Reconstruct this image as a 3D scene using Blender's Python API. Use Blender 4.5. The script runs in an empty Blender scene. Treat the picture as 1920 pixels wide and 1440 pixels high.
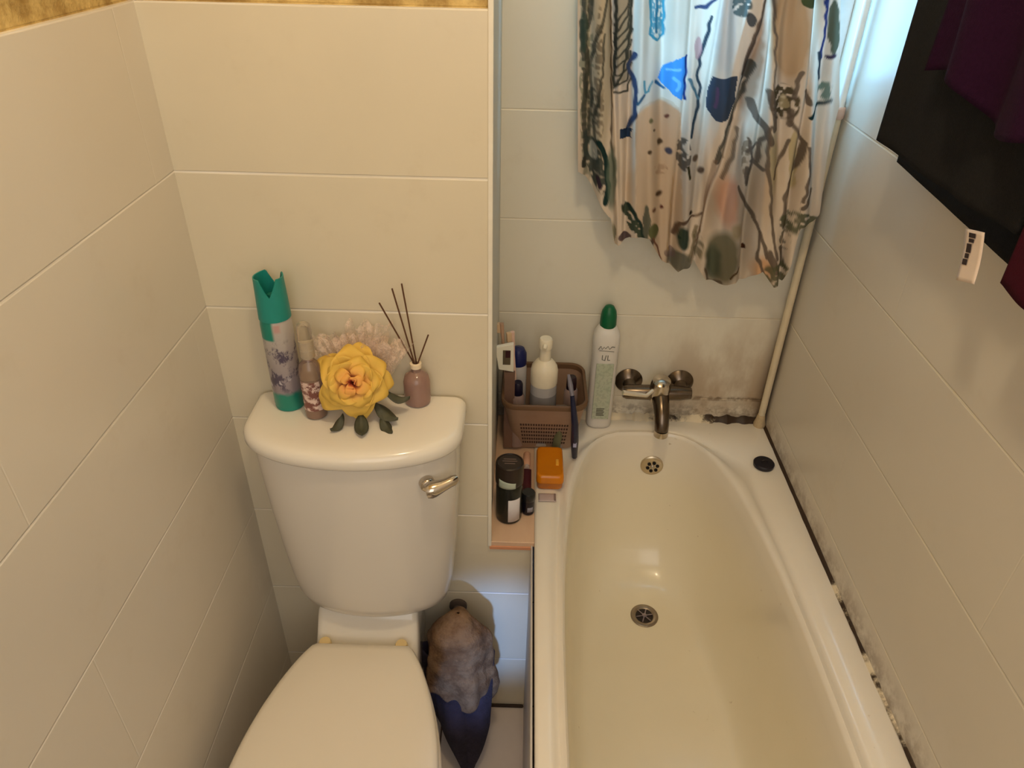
import bpy, bmesh, math, random
import numpy as np
from mathutils import Vector, Matrix, noise
from mathutils.bvhtree import BVHTree
PI = math.pi
random.seed(7)
C = bpy.context.scene.collection
sc = bpy.context.scene

# ------------------------------------------------------------------ camera
EYE = 1.555
F = 1373.15
RT = np.array([[0.99953385, 0.02884561, -0.01000026], [0.02427481, -0.55225198, 0.83332376], [0.01851507, -0.83317806, -0.55269477]])
def ray(px, py): return RT @ np.array([px - 960., py - 720., F])
def on_y(px, py, y):
    r = ray(px, py); r = r * (y / r[1]); return Vector((r[0], r[1], r[2] + EYE))
def on_x(px, py, x):
    r = ray(px, py); r = r * (x / r[0]); return Vector((r[0], r[1], r[2] + EYE))
def on_z(px, py, z):
    r = ray(px, py); r = r * ((z - EYE) / r[2]); return Vector((r[0], r[1], z))
cd = bpy.data.cameras.new('camera'); cam = bpy.data.objects.new('camera', cd); C.objects.link(cam)
cd.sensor_width = 36; cd.lens = F / 1920 * 36; cd.clip_start = 0.02
m = Matrix.Identity(4)
for i in range(3):
    m[i][0] = RT[i][0]; m[i][1] = -RT[i][1]; m[i][2] = -RT[i][2]
m[2][3] = EYE
cam.matrix_world = m
sc.camera = cam

# ------------------------------------------------------------------ materials
def s2l(c):
    return tuple((x / 12.92 if x <= .04045 else ((x + .055) / 1.055) ** 2.4) for x in [v / 255 for v in c])
class G:
    """small node graph writer"""
    def __init__(s, name):
        s.m = bpy.data.materials.new(name); s.m.use_nodes = True
        s.t = s.m.node_tree; s.n = s.t.nodes; s.b = s.n['Principled BSDF']; s.out = s.n['Material Output']
        s.tc = None
    def link(s, a, b): s.t.links.new(a, b)
    def obj(s):
        if not s.tc: s.tc = s.n.new('ShaderNodeTexCoord')
        return s.tc.outputs['Object']
    def xyz(s):
        n = s.n.new('ShaderNodeSeparateXYZ'); s.link(s.obj(), n.inputs[0]); return n.outputs
    def put(s, sock, v):
        if hasattr(v, 'is_output'): s.link(v, sock)
        else: sock.default_value = v
    def math(s, op, a, b=0.0, c=0.0, clamp=False):
        n = s.n.new('ShaderNodeMath'); n.operation = op; n.use_clamp = clamp
        s.put(n.inputs[0], a); s.put(n.inputs[1], b); s.put(n.inputs[2], c); return n.outputs[0]
    def noise(s, scale, detail=3, rough=.55, vec=None, stretch=None):
        n = s.n.new('ShaderNodeTexNoise'); n.inputs['Scale'].default_value = scale; n.inputs['Detail'].default_value = detail
        n.inputs['Roughness'].default_value = rough
        v = vec or s.obj()
        if stretch:
            mp = s.n.new('ShaderNodeMapping'); mp.inputs['Scale'].default_value = stretch; s.link(v, mp.inputs[0]); v = mp.outputs[0]
        s.link(v, n.inputs['Vector']); return n.outputs[0]
    def ramp(s, v, a, b):      # smooth 0..1 between a and b
        n = s.n.new('ShaderNodeMapRange'); n.interpolation_type = 'SMOOTHSTEP'
        s.put(n.inputs[0], v); n.inputs[1].default_value = a; n.inputs[2].default_value = b; return n.outputs[0]
    def mix(s, f, a, b):
        n = s.n.new('ShaderNodeMix'); n.data_type = 'RGBA'
        s.put(n.inputs[0], f)
        for k, v in ((6, a), (7, b)):
            if hasattr(v, 'is_output'): s.link(v, n.inputs[k])
            else: n.inputs[k].default_value = tuple(v)[:3] + (1,)
        return n.outputs[2]
    def bump(s, h, strength=.3, dist=.002):
        n = s.n.new('ShaderNodeBump'); n.inputs['Strength'].default_value = strength; n.inputs['Distance'].default_value = dist
        s.link(h, n.inputs['Height']); s.link(n.outputs[0], s.b.inputs['Normal'])
    def base(s, v):
        if hasattr(v, 'is_output'): s.link(v, s.b.inputs['Base Color'])
        else: s.b.inputs['Base Color'].default_value = tuple(v)[:3] + (1,)

MC = {}
def mat(name, col, rough=.5, metal=0, vary=.12, vs=30, bump=0, bs=200, trans=0, coat=0, sheen=0, ior=1.45, lin=False, alpha=1, sss=0):
    if name in MC: return MC[name]
    g = G(name); c = col if lin else s2l(col)
    n = g.noise(vs, 3)
    g.base(g.mix(n, [x * (1 - vary) for x in c], [min(1, x * (1 + vary)) for x in c]))
    b = g.b.inputs
    b['Roughness'].default_value = rough; b['Metallic'].default_value = metal; b['IOR'].default_value = ior
    b['Transmission Weight'].default_value = trans; b['Coat Weight'].default_value = coat; b['Coat Roughness'].default_value = .1
    b['Sheen Weight'].default_value = sheen; b['Alpha'].default_value = alpha
    if sss: b['Subsurface Weight'].default_value = sss; b['Subsurface Radius'].default_value = (.01, .006, .003)
    if bump: g.bump(g.noise(bs, 4), bump, .002)
    MC[name] = g.m; return g.m

ROW = .2115; ROW0 = 1.4415
def tile_mat(name, axis, joint0, pitch, base, grout, stagger=True, plaster_from=None, dirt=None, rough=.32):
    g = G(name); x = g.xyz(); z = x[2]; h = x[axis]
    rz = g.math('DIVIDE', g.math('SUBTRACT', ROW0, z), ROW)
    fr = g.math('PINGPONG', rz, .5)                      # 0 on a row line
    wob = g.math('MULTIPLY', g.math('SUBTRACT', g.noise(6, 2), .5), .010)
    dz = g.math('MULTIPLY', g.math('ADD', fr, wob), ROW)
    row = g.math('FLOOR', rz)
    hx = g.math('DIVIDE', g.math('SUBTRACT', h, joint0), pitch)
    if stagger: hx = g.math('ADD', hx, g.math('MULTIPLY', g.math('MODULO', row, 2.0), .5))
    dh = g.math('MULTIPLY', g.math('PINGPONG', hx, .5), pitch)
    d = dz
    line = g.math('MAXIMUM', g.math('SUBTRACT', 1.0, g.ramp(dz, .0008, .0024)), g.math('MULTIPLY', g.math('SUBTRACT', 1.0, g.ramp(dh, .0004, .0016)), .38))
    faint = g.ramp(g.noise(3.2, 2), .35, .62)
    line_c = g.math('MULTIPLY', line, g.math('ADD', .35, g.math('MULTIPLY', faint, .65)))
    c1 = g.mix(g.noise(2.6, 4), [v * .9 for v in base], [min(1, v * 1.06) for v in base])
    c1 = g.mix(g.math('MULTIPLY', g.ramp(g.noise(9, 5, .7), .55, .75), .12), c1, (.45, .36, .22))
    col = g.mix(line_c, c1, grout)
    rgh = rough
    hgt = g.math('MULTIPLY', line, -1.0)
    hgt = g.math('ADD', hgt, g.math('MULTIPLY', g.noise(5, 2), .6))
    if dirt: col = dirt(g, x, col, d)
    if plaster_from is not None:
        up = g.math('GREATER_THAN', z, plaster_from)
        pn = g.noise(22, 6, .65)
        pc = g.mix(g.ramp(pn, .3, .7), s2l((150, 118, 58)), s2l((224, 196, 128)))
        col = g.mix(up, col, pc)
        hgt = g.math('ADD', hgt, g.math('MULTIPLY', g.math('MULTIPLY', pn, up), 9.0))
        rg = g.math('ADD', rough, g.math('MULTIPLY', up, .4)); g.link(rg, g.b.inputs['Roughness'])
    else: g.b.inputs['Roughness'].default_value = rgh
    g.base(col); g.bump(hgt, .5, .0016)
    return g.m

# ------------------------------------------------------------------ mesh helpers
class MB:
    def __init__(s): s.v = []; s.f = []
    def add(s, v, f, M=None):
        o = len(s.v)
        s.v += [tuple(M @ Vector(p)) if M else tuple(p) for p in v]
        s.f += [tuple(i + o for i in q) for q in f]; return s
    def box(s, a, b, M=None):
        x0, y0, z0 = a; x1, y1, z1 = b
        v = [(x0,y0,z0),(x1,y0,z0),(x1,y1,z0),(x0,y1,z0),(x0,y0,z1),(x1,y0,z1),(x1,y1,z1),(x0,y1,z1)]
        return s.add(v, [(0,3,2,1),(4,5,6,7),(0,1,5,4),(1,2,6,5),(2,3,7,6),(3,0,4,7)], M)
    def lathe(s, prof, n=40, M=None, sx=1, sy=1, close=True):
        v = []; f = []
        for r, z in prof:
            for i in range(n):
                a = 2 * PI * i / n; v.append((r * sx * math.cos(a), r * sy * math.sin(a), z))
        for k in range(len(prof) - 1):
            for i in range(n):
                j = (i + 1) % n; f.append((k*n+i, k*n+j, (k+1)*n+j, (k+1)*n+i))
        if close:
            if prof[0][0] > 1e-5: f.append(tuple(range(n))[::-1])
            if prof[-1][0] > 1e-5: f.append(tuple((len(prof)-1)*n + i for i in range(n)))
        return s.add(v, f, M)
    def loft(s, rings, cap0=True, cap1=True, M=None):
        n = len(rings[0]); v = [p for r in rings for p in r]; f = []
        for k in range(len(rings) - 1):
            for i in range(n):
                j = (i + 1) % n; f.append((k*n+i, k*n+j, (k+1)*n+j, (k+1)*n+i))
        if cap0: f.append(tuple(range(n))[::-1])
        if cap1: f.append(tuple((len(rings)-1)*n + i for i in range(n)))
        return s.add(v, f, M)
    def tube(s, path, r, n=14, M=None, cap=True):
        P = [Vector(p) for p in path]; rings = []
        up = Vector((.13, .21, 1)).normalized(); prev = None
        for i, p in enumerate(P):
            t = (P[min(i+1, len(P)-1)] - P[max(i-1, 0)]).normalized()
            a = prev - t * prev.dot(t) if prev else t.cross(up)
            if a.length < 1e-4: a = t.cross(Vector((1, 0, 0)))
            a.normalize(); prev = a; b = t.cross(a)
            rr = r[i] if isinstance(r, (list, tuple)) else r
            rings.append([p + (a * math.cos(2*PI*k/n) + b * math.sin(2*PI*k/n)) * rr for k in range(n)])
        return s.loft(rings, cap, cap, M)
    def sheet(s, fn, nu, nv, M=None):
        v = [fn(i / nu, j / nv) for j in range(nv + 1) for i in range(nu + 1)]
        f = [(j*(nu+1)+i, j*(nu+1)+i+1, (j+1)*(nu+1)+i+1, (j+1)*(nu+1)+i) for j in range(nv) for i in range(nu)]
        return s.add(v, f, M)
    def obj(s, name, mt, parent=None, bevel=0, seg=3, smooth=40, subd=0, solid=0, weld=False, offset=0, ang=30):
        me = bpy.data.meshes.new(name); me.from_pydata(s.v, [], s.f)
        bm = bmesh.new(); bm.from_mesh(me)
        if weld: bmesh.ops.remove_doubles(bm, verts=bm.verts, dist=1e-6)
        bmesh.ops.recalc_face_normals(bm, faces=bm.faces); bm.to_mesh(me); bm.free()
        if smooth:
            me.shade_smooth(); me.set_sharp_from_angle(angle=math.radians(smooth))
        me.materials.append(mt)
        o = bpy.data.objects.new(name, me); C.objects.link(o)
        if parent: o.parent = parent
        if solid:
            q = o.modifiers.new('s', 'SOLIDIFY'); q.thickness = solid; q.offset = offset
        if bevel:
            q = o.modifiers.new('b', 'BEVEL'); q.width = bevel; q.segments = seg; q.limit_method = 'ANGLE'; q.angle_limit = math.radians(ang)
            q.harden_normals = False
        if subd:
            q = o.modifiers.new('d', 'SUBSURF'); q.levels = subd; q.render_levels = subd
        return o
def tag(o, label, cat, group=None):
    o['label'] = label; o['category'] = cat
    if group: o['group'] = group
    return o
def struct(o): o['kind'] = 'structure'; return o
def thing(name, label, cat, loc=(0, 0, 0), rz=0, group=None):
    o = bpy.data.objects.new(name, None); C.objects.link(o); o.location = loc; o.rotation_euler = (0, 0, rz)
    o.empty_display_size = .02
    return tag(o, label, cat, group)
def T(x, y, z): return Matrix.Translation((x, y, z))

# ------------------------------------------------------------------ room dimensions
XL, XP, XR = -.488, -.048, .578       # left wall, end of the toilet wall, right wall
YT, YA, YB = 1.0, 1.41, -.85          # toilet wall, alcove wall, wall behind the camera
ZC = 2.32
RIM = .535; LEDGE = .531
SPLIT = 1.4415
cream = s2l((222, 212, 188)); grout_l = s2l((244, 238, 226))
m_left = tile_mat('left_wall_tiles', 1, .943, .84, s2l((222, 214, 200)), grout_l, True, SPLIT)
m_back = tile_mat('toilet_wall_tiles', 0, -.52, 2.0, cream, grout_l, False, SPLIT)

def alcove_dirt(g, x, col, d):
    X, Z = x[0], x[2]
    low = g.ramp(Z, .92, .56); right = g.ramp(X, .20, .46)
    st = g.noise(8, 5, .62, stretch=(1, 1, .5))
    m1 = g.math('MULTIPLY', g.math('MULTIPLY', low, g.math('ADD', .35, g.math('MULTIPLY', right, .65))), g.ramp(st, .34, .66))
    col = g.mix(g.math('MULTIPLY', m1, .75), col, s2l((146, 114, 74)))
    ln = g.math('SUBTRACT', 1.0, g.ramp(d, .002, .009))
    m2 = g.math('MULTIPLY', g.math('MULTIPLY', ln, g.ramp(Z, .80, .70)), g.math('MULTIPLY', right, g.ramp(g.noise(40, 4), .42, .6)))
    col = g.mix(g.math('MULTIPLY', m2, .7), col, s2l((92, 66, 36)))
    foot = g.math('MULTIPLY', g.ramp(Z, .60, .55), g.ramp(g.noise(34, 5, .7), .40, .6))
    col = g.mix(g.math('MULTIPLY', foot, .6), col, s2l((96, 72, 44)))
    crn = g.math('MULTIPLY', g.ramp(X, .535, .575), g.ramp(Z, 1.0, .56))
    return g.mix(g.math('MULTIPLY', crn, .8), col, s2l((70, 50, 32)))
def right_dirt(g, x, col, d):
    Y, Z = x[1], x[2]
    foot = g.math('MULTIPLY', g.ramp(Z, .60, .54), g.ramp(g.noise(26, 5, .7), .36, .64))
    col = g.mix(g.math('MULTIPLY', foot, .6), col, s2l((104, 78, 48)))
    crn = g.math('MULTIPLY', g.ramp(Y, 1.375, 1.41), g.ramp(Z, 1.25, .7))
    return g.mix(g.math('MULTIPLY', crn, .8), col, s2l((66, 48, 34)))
m_alc = tile_mat('alcove_wall_tiles', 0, -.9, 3.0, s2l((230, 225, 210)), s2l((234, 226, 206)), False, None, alcove_dirt)
m_right = tile_mat('right_wall_tiles', 1, .60, .84, s2l((216, 209, 196)), s2l((230, 222, 202)), True, None, right_dirt)
m_rev = mat('reveal_tile', (196, 194, 182), .4, vs=4)
m_paint = mat('white_wall_paint', (214, 204, 188), .7, vs=3)

# walls
def wall_step(a, b, a2, b2): 
    return MB().box(a, b).box(a2, b2)
struct(MB().box((XL-.1, YB, 0), (XL, YT+.1, SPLIT)).box((XL-.1, YB, SPLIT), (XL-.007, YT+.1, ZC)).obj('wall_left', m_left))
mb = MB()
mb.box((XL, YT, 0), (XP, YT+.09, SPLIT)).box((XL, YT+.007, SPLIT), (XP, YT+.09, ZC)).box((XP, YT, 0), (.034, YT+.09, LEDGE-.012))
struct(mb.obj('wall_toilet', m_back))
struct(MB().box((XP-.03, YT+.088, 0), (XP, YA, ZC)).obj('wall_reveal', m_rev))
struct(MB().box((XR, YB, 0), (XR+.1, YA+.1, ZC)).obj('wall_right', m_right))
WX0, WX1, WZ0, WZ1 = .150, .572, 1.262, 2.05
mb = MB().box((XP-.03, YA, 0), (WX0, YA+.1, ZC)).box((WX0, YA, 0), (XR, YA+.1, WZ0)).box((WX0, YA, WZ1), (XR, YA+.1, ZC)).box((WX1, YA, WZ0), (XR, YA+.1, WZ1))
struct(mb.obj('wall_alcove', m_alc))
struct(MB().box((XL-.1, YB-.1, 0), (XR+.1, YB, ZC)).obj('wall_rear', m_paint))
struct(MB().box((XL-.1, YB-.1, ZC), (XR+.1, YA+.1, ZC+.05)).obj('ceiling', mat('ceiling_paint', (226, 214, 190), .8, vs=3)))
g = G('floor_vinyl'); x = g.xyz()
dx = g.math('PINGPONG', g.math('DIVIDE', g.math('ADD', x[0], .152), .30), .5); dy = g.math('PINGPONG', g.math('DIVIDE', g.math('SUBTRACT', x[1], .70), .30), .5)
ln = g.math('SUBTRACT', 1.0, g.ramp(g.math('MINIMUM', dx, dy), .004, .010))
c = g.mix(g.noise(14, 5, .65), s2l((214, 200, 192)), s2l((232, 220, 210)))
g.base(g.mix(ln, c, s2l((92, 72, 60)))); g.b.inputs['Roughness'].default_value = .45
struct(MB().box((XL, YB, -.05), (XR, YA, 0)).obj('floor', g.m))
# ledge beside the bath
g = G('ledge_board'); c = g.mix(g.noise(26, 4, .6, stretch=(1, .25, 1)), s2l((206, 168, 136)), s2l((230, 200, 172)))
g.base(c); g.b.inputs['Roughness'].default_value = .45
struct(MB().box((XP, YT-.002, LEDGE-.012), (.0375, YA, LEDGE)).obj('trim_1', g.m, bevel=.0015))
struct(MB().box((XP, YT-.004, LEDGE-.019), (.034, YT+.001, LEDGE-.011)).obj('trim_2', mat('copper_edge', (214, 150, 112), .5), bevel=.001))
struct(MB().box((XP-.0035, YT-.003, LEDGE-.012), (XP+.0035, YT+.006, ZC)).obj('trim_3', mat('tile_edge_trim', (232, 226, 210), .35), bevel=.001))
# dark sealant line between floor and wall
dk = mat('dirty_joint', (58, 44, 34), .8, vary=.4, vs=60)
struct(MB().box((-.12, YT-.006, 0), (.030, YT, .008)).obj('baseboard_toilet', dk, bevel=.002))

# mouldy sealant along the bath
def seal_mat(name, thr, wide=30, ax_=1, d0=1.0, d1=1.4, k=.14):
    g = G(name)
    n = g.noise(wide, 5, .75); n2 = g.math('SUBTRACT', g.noise(9, 3), g.math('MULTIPLY', g.ramp(g.xyz()[ax_], d0, d1), k))
    f = g.ramp(g.math('ADD', g.math('MULTIPLY', n, .5), g.math('MULTIPLY', n2, .5)), thr - .05, thr + .05)
    g.base(g.mix(f, s2l((54, 38, 24)), s2l((226, 212, 184)))); g.b.inputs['Roughness'].default_value = .55
    g.bump(n, .5, .003); return g.m
def bead(p0, p1, nrm, up, r, seed):
    p0, p1, nrm, up = map(Vector, (p0, p1, nrm, up)); rings = []
    n = 90
    for i in range(n + 1):
        t = i / n; p = p0.lerp(p1, t)
        rr = r * (1 + .45 * noise.noise(Vector((t * 22, seed, 0))) + .25 * noise.noise(Vector((t * 70, seed, 3))))
        rings.append([p, p + nrm * rr, p + nrm * rr * .72 + up * rr * .45, p + nrm * rr * .4 + up * rr * .8, p + up * rr])
    return MB().loft(rings)
struct(bead((XR, YB+.7, RIM-.001), (XR, YA, RIM-.001), (-1, 0, 0), (0, 0, 1), .0056, 1.7).obj('trim_4', seal_mat('mouldy_sealant', .512, 17, 1, .90, 1.0, .22)))
struct(bead((XP+.1, YA, RIM-.002), (XR, YA, RIM-.002), (0, -1, 0), (0, 0, 1), .014, 5.2).obj('trim_5', seal_mat('mouldy_sealant_end', .47, 16, 0, .44, .50, .45)))

# ------------------------------------------------------------------ window
fr_m = mat('window_frame_white', (236, 238, 240), .4)
w = bpy.data.objects.new('window_1', None); C.objects.link(w); w['kind'] = 'structure'; w['label'] = 'white framed frosted window behind the curtain, daylight coming in'; 
mb = MB(); t = .028; y0, y1 = YA+.052, YA+.088
mb.box((WX0, y0, WZ0), (WX1, y1, WZ0+t)).box((WX0, y0, WZ1-t), (WX1, y1, WZ1)).box((WX0, y0, WZ0+t), (WX0+t, y1, WZ1-t)).box((WX1-t, y0, WZ0+t), (WX1, y1, WZ1-t)).box((.35, y0, WZ0+t), (.372, y1, WZ1-t))
mb.obj('window_frame', fr_m, w, bevel=.003)
mb = MB().box((WX0-.0, YA-.004, WZ0-.0), (WX1, y0, WZ0+.004)); mb.obj('window_sill', fr_m, w, bevel=.001)
g = G('frosted_glass'); b = g.b.inputs; b['Roughness'].default_value = .3; b['Base Color'].default_value = (.7, .85, .9, 1)
g.link(g.mix(g.noise(5, 3), (.22, .56, 1.0), (.36, .74, 1.0)), b['Emission Color']); b['Emission Strength'].default_value = 6.8
g.bump(g.noise(90, 3), .4, .002)
MB().box((WX0+t, y0+.012, WZ0+t), (.35, y0+.016, WZ1-t)).box((.372, y0+.012, WZ0+t), (WX1-t, y0+.016, WZ1-t)).obj('window_pane', g.m, w)

# corner pipe
PX, PY = .5645, 1.392
pj = on_y(1583, 212, PY).z
p = thing('corner_pipe', 'thin off white pipe running up the corner behind the bath', 'pipe', (PX, PY, 0))
pm = mat('pipe_white', (214, 200, 172), .4); 
MB().tube([(0, 0, RIM+.028), (0, 0, pj)], .0078, 18).obj('lower_pipe', pm, p)
MB().tube([(.0005, 0, pj), (.0005, 0, ZC-.001)], .0062, 18).obj('upper_pipe', mat('pipe_window_lit', (236, 240, 240), .35), p)  # upper length paler, window light painted into its colour
MB().lathe([(.0095, pj-.010), (.0105, pj-.008), (.0105, pj+.008), (.0085, pj+.011)], 24).obj('joint_collar', mat('collar_pinkish', (206, 176, 160), .45), p, bevel=.001)
MB().lathe([(.013, RIM-.0005), (.014, RIM+.006), (.0105, RIM+.02), (.0085, RIM+.032)], 24).obj('base_collar', mat('pipe_grubby', (190, 170, 136), .5, vary=.3, vs=80), p)

# ------------------------------------------------------------------ bathtub
N = 160; BX = .2885; CY = .62
def outer(a):
    X0, X1, Y0, Y1 = .0375, XR-.001, -.19, YA-.001
    dx_, dy_ = math.cos(a), math.sin(a); k = 1e9
    if dx_ > 1e-9: k = min(k, (X1 - BX) / dx_)
    if dx_ < -1e-9: k = min(k, (X0 - BX) / dx_)
    if dy_ > 1e-9: k = min(k, (Y1 - CY) / dy_)
    if dy_ < -1e-9: k = min(k, (Y0 - CY) / dy_)
    return BX + dx_ * k, CY + dy_ * k
def sup(a, hw, yf, yn, n1, n2, cx=BX):
    c, s = math.cos(a), math.sin(a)
    L = yf if s >= 0 else yn
    x = abs(c) ** n1 * hw * (1 if c >= 0 else -1); y = abs(s) ** n2 * L * (1 if s >= 0 else -1)
    return cx + x, CY + y
# angle list with the four corners of the outer rectangle hit exactly
A = sorted([2*PI*i/N for i in range(N)] + [math.atan2((YA-.001)-CY, (XR-.001)-BX), math.atan2((YA-.001)-CY, .0375-BX), math.atan2(-.19-CY, .0375-BX) % (2*PI), math.atan2(-.19-CY, (XR-.001)-BX) % (2*PI)])
def ringp(a, which):
    if which == 'O': return outer(a)
    # opening angle: spread so that far end stays dense
    ph = math.atan2(math.sin(a) / .78, math.cos(a) / .25)
    if which == 'I': x, y = sup(ph, .203, .728, .74, .56, .80, BX + .002)
    if which == 'B': x, y = sup(ph, .135, .55, .60, .60, .72, BX + .012)
    return x, y
def lerp2(p, q, t): return (p[0] + (q[0]-p[0]) * t, p[1] + (q[1]-p[1]) * t)
rings = []
def addring(fn, z): rings.append([(*fn(a), z(a) if callable(z) else z) for a in A])
O = lambda a: ringp(a, 'O'); I = lambda a: ringp(a, 'I'); B = lambda a: ringp(a, 'B')
def ins(d):          # outer rectangle moved inwards by d
    def f(a):
        x, y = outer(a)
        return (min(max(x, .0375 + d), XR-.001-d), min(max(y, -.19 + d), YA-.001-d))
    return f
addring(O, RIM-.05); addring(O, RIM-.006); addring(ins(.0015), RIM-.002); addring(ins(.006), RIM)
addring(lambda a: lerp2(ins(.006)(a), I(a), .30), RIM)
addring(lambda a: lerp2(ins(.006)(a), I(a), .52), RIM)
addring(lambda a: lerp2(ins(.006)(a), I(a), .60), RIM-.006)
addring(lambda a: lerp2(ins(.006)(a), I(a), .70), RIM-.009)
addring(lambda a: lerp2(ins(.006)(a), I(a), .80), RIM-.003)
addring(lambda a: lerp2(ins(.006)(a), I(a), .90), RIM+.001)
addring(lambda a: lerp2(ins(.006)(a), I(a), .97), RIM-.003)
ZB = .165
M_ = 26
for k in range(0, M_ + 1):
    ph = (PI / 2) * k / M_
    e = 1 - max(0, math.cos(ph)) ** .78; d_ = math.sin(ph) ** .80
    addring(lambda a, e=e: lerp2(I(a), B(a), e), RIM - .008 - (RIM - .008 - ZB) * d_)
for s_ in (.85, .65, .45, .25, .1):
    addring(lambda a, s_=s_: lerp2((BX+.012, CY), B(a), s_), ZB - .004 * (1 - s_))
tubmesh = MB().loft(rings, cap0=False, cap1=True)
g = G('bath_enamel'); x = g.xyz()
inn = g.ramp(x[2], RIM-.02, RIM-.18)
n = g.noise(4, 4)
c = g.mix(n, s2l((236, 228, 214)), s2l((244, 238, 226)))
ci = g.mix(g.noise(5, 4), s2l((236, 226, 200)), s2l((244, 236, 214)))
c = g.mix(inn, c, ci)
spot = g.math('MULTIPLY', g.ramp(g.noise(60, 3), .70, .78), g.math('MULTIPLY', g.ramp(g.noise(7, 2), .5, .62), .5))
c = g.mix(spot, c, s2l((150, 116, 66)))
g.base(c); g.b.inputs['Roughness'].default_value = .22; g.b.inputs['Coat Weight'].default_value = .25; g.b.inputs['Coat Roughness'].default_value = .08
g.link(g.math('MULTIPLY', inn, .12), g.b.inputs['Roughness']) if False else None
bath = thing('bathtub', 'cream enamel bathtub with rounded end along the right wall', 'bathtub')
bo = tubmesh.obj('tub', g.m, bath, smooth=60)
MB().box((.031, -.185, .0), (.0345, YT-.001, RIM-.012)).obj('side_panel', mat('bath_panel', (196, 190, 186), .4, vs=4), bath, bevel=.001)
bmh = bmesh.new(); bmh.from_mesh(bo.data); tree = BVHTree.FromBMesh(bmh)
steel = mat('steel', (176, 168, 158), .28, metal=1, vary=.1); dark = mat('black_hole', (14, 10, 8), .8)
chrome = mat('chrome', (196, 186, 172), .16, metal=1, vary=.25, vs=60)
def frame_from(n, p):
    z = Vector(n).normalized(); xx = Vector((1, 0, 0)); xx = (xx - z * xx.dot(z)).normalized(); yy = z.cross(xx)
    Mx = Matrix((xx, yy, z)).transposed().to_4x4(); Mx.translation = p; return Mx
# overflow
d0 = Vector(ray(1222, 872)).normalized(); hit, nr, _, _ = tree.ray_cast(Vector((0, 0, EYE)), d0)
if nr.dot(d0) > 0: nr = -nr
Mx = frame_from(nr, hit)
ov = MB().lathe([(.0265, -.001), (.0265, .0025), (.0235, .0045), (.019, .0035), (.0, .0030)], 40, Mx).obj('overflow', mat('overflow_steel', (200, 186, 160), .3, metal=.9), bath)
mb = MB()
for k in range(6):
    a = k * PI / 3 + .3; mb.lathe([(.0042, .002), (.0042, .0048), (0, .0048)], 14, Mx @ T(.0115 * math.cos(a) + .002, .0115 * math.sin(a) - .003, 0))
mb.obj('hole', dark, ov)
MB().lathe([(.005, .003), (.005, .0056), (.0035, .0066), (0, .0066)], 20, Mx @ T(.002, -.003, 0)).obj('screw', steel, ov)
# drain
d0 = Vector(ray(1208, 1155)).normalized(); hit, nr, _, _ = tree.ray_cast(Vector((0, 0, EYE)), d0)
if nr.dot(d0) > 0: nr = -nr
print('DRAIN', hit, nr)
Mx = frame_from(nr, hit)
dr = MB().lathe([(.032, -.001), (.032, .002), (.029, .0035), (.0215, .002), (.020, .0006)], 44, Mx, close=False).obj('drain', mat('drain_steel', (150, 138, 124), .35, metal=1), bath)
MB().lathe([(.0205, .0008), (0, .0008)], 40, Mx, close=False).obj('drain_well', mat('drain_dark', (34, 24, 20), .5, vary=.3, vs=200), dr)
mb = MB()
for k in range(3):
    mb.box((-.0195, -.0012, .001), (.0195, .0012, .0026), Mx @ Matrix.Rotation(k * PI / 3 + .2, 4, 'Z'))
mb.lathe([(.0055, .001), (.0055, .0034), (0, .004)], 20, Mx)
mb.obj('drain_cross', mat('drain_cross_steel', (150, 140, 150), .35, metal=1), dr)
# rubber plug
pp = on_z(1432, 870, RIM+.006)
pl = thing('bath_plug', 'black rubber plug lying on the right back corner of the bath rim', 'bath plug', (pp.x, pp.y, RIM+.0012))
MB().lathe([(.0185, 0), (.0215, .001), (.0225, .008), (.0205, .0105), (.0, .0105)], 40).obj('plug_body', mat('black_rubber', (20, 15, 28), .45), pl)
MB().tube([(.006*math.cos(a), 0, .0105+.005*math.sin(a)) for a in [PI*k/10 for k in range(11)]], .0011, 8).obj('plug_ring', mat('black_ring', (36, 30, 34), .4), pl)

# ------------------------------------------------------------------ mixer tap
tp = thing('mixer_tap', 'tarnished chrome lever mixer tap on the tiled wall above the bath', 'tap', (0, 0, 0))
fl = mat('tarnished_chrome', (112, 100, 88), .25, metal=1, vary=.35, vs=70)
tz = .640
for xx in (.250, .366):
    Mx = T(xx, YA, tz) @ Matrix.Rotation(PI/2, 4, 'X')
    MB().lathe([(.031, 0), (.0315, .003), (.024, .010), (.015, .016), (.013, .024), (.013, .040)], 36, Mx).obj('wall_flange', fl, tp)
MB().tube([(.232, YA-.048, tz), (.240, YA-.048, tz), (.30, YA-.048, tz), (.36, YA-.048, tz), (.384, YA-.048, tz)], [.013, .0165, .0175, .0165, .013], 26).obj('mixer_body', fl, tp)
MB().lathe([(.0225, -.020), (.023, .0), (.0225, .024), (.020, .035), (.012, .040), (0, .041)], 30, T(.312, YA-.052, tz+.006) @ Matrix.Rotation(.25, 4, 'X')).obj('cartridge_cap', chrome, tp)
sp = [(.314, YA-.060, tz-.002), (.315, YA-.078, tz-.012), (.3155, YA-.096, tz-.026), (.316, YA-.108, tz-.044), (.316, YA-.112, tz-.058)]
MB().tube(sp, [.0195, .0180, .0165, .0158, .0152], 24).obj('spout', fl, tp)
MB().lathe([(.0158, -.008), (.0164, 0), (.0150, .006)], 24, T(.316, YA-.1125, tz-.062)).obj('aerator', chrome, tp)
a_, b_ = on_y(1168, 736, YA-.085), on_y(1212, 742, YA-.078)
MB().tube([(.306, YA-.06, tz+.024), (b_.x, b_.y, b_.z), (a_.x, a_.y, a_.z)], [.0055, .0048, .0056], 14).obj('lever', mat('bright_chrome', (240, 232, 216), .2, metal=.7), tp)

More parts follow.
